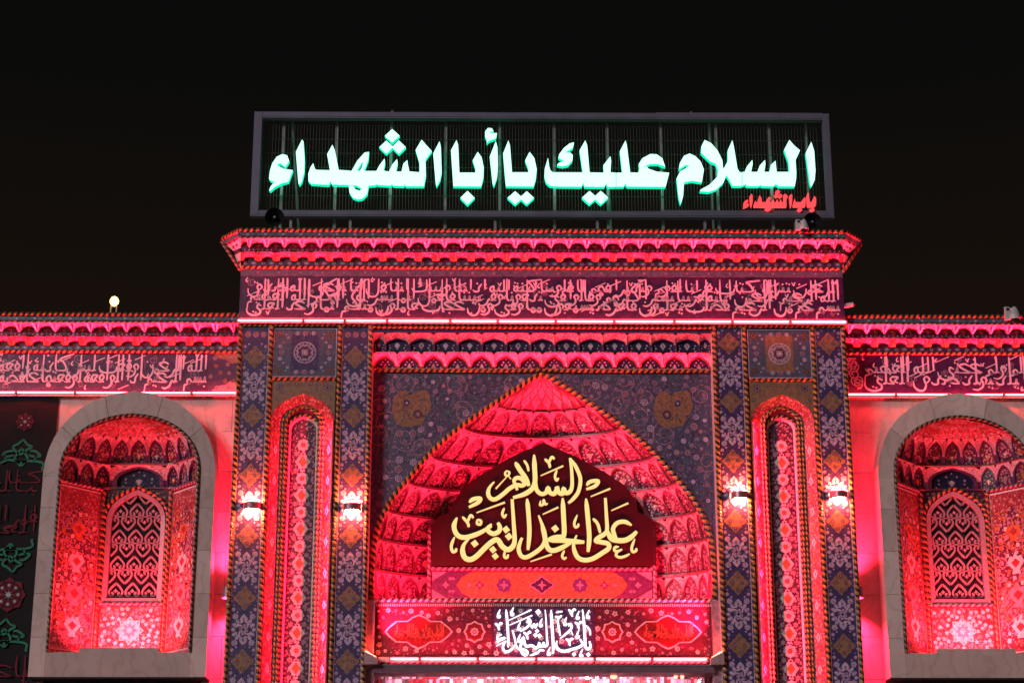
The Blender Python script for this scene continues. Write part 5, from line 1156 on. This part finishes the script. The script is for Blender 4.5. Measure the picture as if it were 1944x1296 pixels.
# ================================================================== FLOODLIGHTS AT THE LINTEL ENDS
for sx in (-1, 1):
    p = Vector((sx*3.12, -.06, Zp(1246, -.06))); t = empty('floodlight', p, 'slanting red floodlight at the %s end of the lintel light row' % ('left' if sx < 0 else 'right'), 'floodlight', 'floodlights at the lintel ends')
    q = MB(); q.prism([(p.x+sx*.12, p.z-.14), (p.x+sx*.12, p.z+.10), (p.x-sx*.12, p.z-.02), (p.x-sx*.12, p.z-.14)], p.y-.06, p.y+.10, 'housing'); q.build('body', t, (0, 0, 0))
    q = MB(); q.poly([(p.x+sx*.10, p.y-.04, p.z+.097), (p.x-sx*.10, p.y-.04, p.z-.005), (p.x-sx*.10, p.y+.08, p.z-.005), (p.x+sx*.10, p.y+.08, p.z+.097)], 'flood_glow'); q.build('lamp_glass', t, (0, 0, 0))
    l = bpy.data.lights.new('flood_lamp', 'SPOT'); l.energy = 1900; l.color = RED; l.spot_size = R(62); l.spot_blend = .8; l.shadow_soft_size = .06
    o = bpy.data.objects.new('flood_lamp', l); COL.objects.link(o); o.parent = t; q_ = Vector((p.x-sx*.02, p.y-.07, p.z+.16)); o.location = q_-p
    o.rotation_euler = (Vector((sx*.5, 1.35, 9.6))-q_).to_track_quat('-Z', 'Y').to_euler()
# ================================================================== SPEAKERS, CAMERAS
def horn(px, py, label):
    p = at(px, py, -.42); t = empty('horn_speaker', p, label, 'loudspeaker', 'horn speakers on the cornice')
    q = MB(); d = Vector((0.02, -1, -.12)).normalized(); n = 18
    a = d.orthogonal().normalized(); b = d.cross(a); prof = [(.0, .185), (-.02, .18), (.06, .13), (.16, .06), (.20, .05)]
    rg = [[p-d*h+(a*math.cos(2*PI*k/n)+b*math.sin(2*PI*k/n))*r for k in range(n)] for h, r in prof]
    for i in range(len(rg)-1):
        for k in range(n): q.poly([rg[i][k], rg[i][(k+1) % n], rg[i+1][(k+1) % n], rg[i+1][k]], 'black_plastic')
    q.build('horn', t, (0, 0, 0))
    q = MB(); q.lathe([(-.30, .06), (-.12, .075), (-.06, .03), (-.02, .035), (.0, .018)], p, d, 'black_plastic', 12); q.build('driver', t, (0, 0, 0))
    q = MB(); q.disc(p.x, p.z, .022, p.y-.012, 'galv', 8); q.build('centre_cap', t, (0, 0, 0))
    q = MB(); zr = Zp(434, -.5); q.tube((p.x, p.y+.2, zr-.01), (p.x, p.y+.2, p.z-.05), .02, 'galv', 6); q.tube((p.x, p.y+.2, p.z-.05), tuple(p-d*.16), .02, 'galv', 6); q.build('bracket', t, (0, 0, 0))
horn(521, 412, 'black horn loudspeaker at the left end of the roof sign'); horn(1542, 421, 'black horn loudspeaker at the right end of the roof sign')
def dome_cam(px, py, Y, s, zr, label):
    p = at(px, py, Y); t = empty('dome_camera', p, label, 'security camera', 'dome cameras')
    q = MB(); q.lathe([(.0, .085*s), (.07*s, .085*s), (.13*s, .07*s), (.20*s, .04*s), (.22*s, .02*s)], p, (0, 0, 1), 'white_plastic', 14); q.build('hood', t, (0, 0, 0))
    q = MB(); q.lathe([(-.075*s, .01*s), (-.07*s, .035*s), (-.045*s, .062*s), (-.015*s, .075*s), (.0, .078*s)], p, (0, 0, 1), 'lens', 14); q.build('dome', t, (0, 0, 0))
    q = MB(); q.box(p.x-.16*s, p.x-.08*s, p.y, p.y+.06, p.z, p.z+.22*s, 'white_plastic'); q.box(p.x-.13*s, p.x-.02, p.y, p.y+.03, p.z+.15*s, p.z+.2*s, 'white_plastic'); q.box(p.x-.14*s, p.x-.10*s, p.y+.03, p.y+.3, p.z+.02, p.z+.06, 'white_plastic'); q.build('bracket', t, (0, 0, 0))
dome_cam(1527, 436, -.60, .95, 0, 'white dome camera beside the right horn speaker, hanging over the cornice')
dome_cam(1927, 606, .20, 1.15, 0, 'dark dome camera on the right wing cornice at the picture edge')
p = at(1606, 581, .1); t = empty('bullet_camera', p, 'small red-lit fitting jutting out of the right end of the inscription frieze', 'security camera')
q = MB(); q.tube((HW, .1, p.z), (HW+.19, .06, p.z+.02), .045, 'white_plastic', 10); q.build('body', t, (0, 0, 0)); q = MB(); q.tube((HW+.19, .06, p.z+.02), (HW+.225, .05, p.z+.03), .03, 'lens', 10); q.build('lens', t, (0, 0, 0))

# ================================================================== BANNER
YBN = YW-.03
bn = [at(112, 757, YBN), at(97, 900, YBN), at(52, 1290, YBN)]
xl, ztb = -11.6, ZWF0-.14
root = empty('mourning_banner', (xl, YBN, 4.5), 'black cloth with green and red embroidery hanging on the left wing wall', 'banner')
q = MB(); nx, nz = 14, 24; rb = random.Random(2); zb_ = 4.5
def bxr(z): t = (ztb-z)/(ztb-5.5); return bn[0].x+(bn[2].x-bn[0].x)*t*.25
def bw(x, z): return YBN-.012-.012*math.sin(x*5+z*.6)-.008*math.sin(z*2.1)
g_ = [[(xl+(bxr(zb_+(ztb-zb_)*j/nz)-xl)*i/nx, zb_+(ztb-zb_)*j/nz) for i in range(nx+1)] for j in range(nz+1)]
for j in range(nz):
    for i in range(nx):
        P4 = [g_[j][i], g_[j][i+1], g_[j+1][i+1], g_[j+1][i]]; q.poly([(a, bw(a, b), b) for a, b in P4], 'cloth')
q.build('cloth', root, (0, 0, 0))
def emb(name, lst, mname, w):
    q = MB()
    for pts, c in lst:
        pp = PX(pts, *c, YBN-.045)
        if len(pts) == 1: q.star(*pp[0], w*1.6, w*.9, 4, YBN-.045, mname)
        else: q.ribbon(pp, w, YBN-.045, mname, smooth=True, taper=(.8, .8))
    q.build(name, root, (0, 0, 0))
E1 = (0, 760, 4.63); E2 = (0, 1000, 4.378)
pal = [[(205,340),(160,380),(120,400),(125,430),(180,470),(240,430),(280,405),(240,385),(205,340)], [(190,420),(150,470),(130,510),(185,550),(240,510),(225,470),(190,420)], [(185,520),(160,545),(185,570),(210,545),(185,520)], [(120,440),(60,450),(25,475),(60,490),(120,480)], [(265,440),(310,445),(355,485),(300,490),(255,480)], [(0,550),(70,520),(140,530),(240,530),(330,535),(380,555),(370,600),(385,605)], [(30,480),(60,520)], [(320,480),(300,530)]]
emb('green_palmette', [(s, E1) for s in pal], 'thread_green', .045)
emb('green_palmette', [([(x*.95-90, 305-(y-340)*1.02+70) for x, y in s], E2) for s in pal], 'thread_green', .042)
emb('green_palmette', [([(x*.98-150, y*1.0+420) for x, y in s], E2) for s in pal], 'thread_green', .042)
for c, r, e in (((220, 185), 78, E1), ((70, 560), 135, E2)):
    (cxx, czz), = PX([c], *e, YBN-.045); rr = r/e[2]*.0105; q = MB()
    q.star(cxx, czz, rr, rr*.85, 8, YBN-.042, 'thread_red'); q.ring(cxx, czz, rr*.72, rr*.06, YBN-.046, 'cloth', 16)
    for k in range(8):
        t = k*PI/4+.4; q.ribbon([(cxx+rr*.15*math.cos(t), czz+rr*.15*math.sin(t)), (cxx+rr*.9*math.cos(t), czz+rr*.9*math.sin(t))], rr*.06, YBN-.047, 'cloth', taper=(1, 1)); t = k*PI/4
        if k % 2 or e is E2: q.disc(cxx+rr*.55*math.cos(t), czz+rr*.55*math.sin(t), rr*.09, YBN-.049, 'thread_white', 6)
    q.star(cxx, czz, rr*.25, rr*.1, 8, YBN-.050, 'thread_white'); q.build('rosette', root, (0, 0, 0))
for txt, y0_, y1_ in (('ياليتنا كنا معكم', 890, 945), ('العباس قمر العشيرة', 955, 1028), ('لبيك ياحسين', 1240, 1330)):
    a, b = at(-120, y1_, YBN), at(85, y0_, YBN); lt, _ = inscription(txt, a.x, b.x-(.1 if y0_ < 1000 else .25), a.z, b.z-a.z, YBN-.045, 5, 'thread_red', .03, 0, False, None); [l_.build('red_word', root, (0, 0, 0)) for l_ in lt]

# ================================================================== STREET LAMP
p = at(217, 573, 26); root = empty('street_lamp', (p.x, 26, 0), 'glowing yellow street lamp rising behind the left wing roof', 'street lamp')
q = MB(); q.lathe([(0, .14), (6, .10), (p.z-.4, .07)], (p.x, 26, 0), (0, 0, 1), 'pole', 10); q.build('post', root, (0, 0, 0))
q = MB(); q.lathe([(-.14, .06), (-.05, .14), (.06, .15), (.15, .10), (.19, .03)], (p.x, 26, p.z), (0, 0, 1), 'sodium', 12); q.build('lamp_globe', root, (0, 0, 0))
q = MB()
for s in (-1, 1): q.tube((p.x+s*.10, 26, p.z-.5), (p.x+s*.10, 26, p.z-.10), .035, 'yellow', 6)
q.build('lamp_bracket', root, (0, 0, 0))
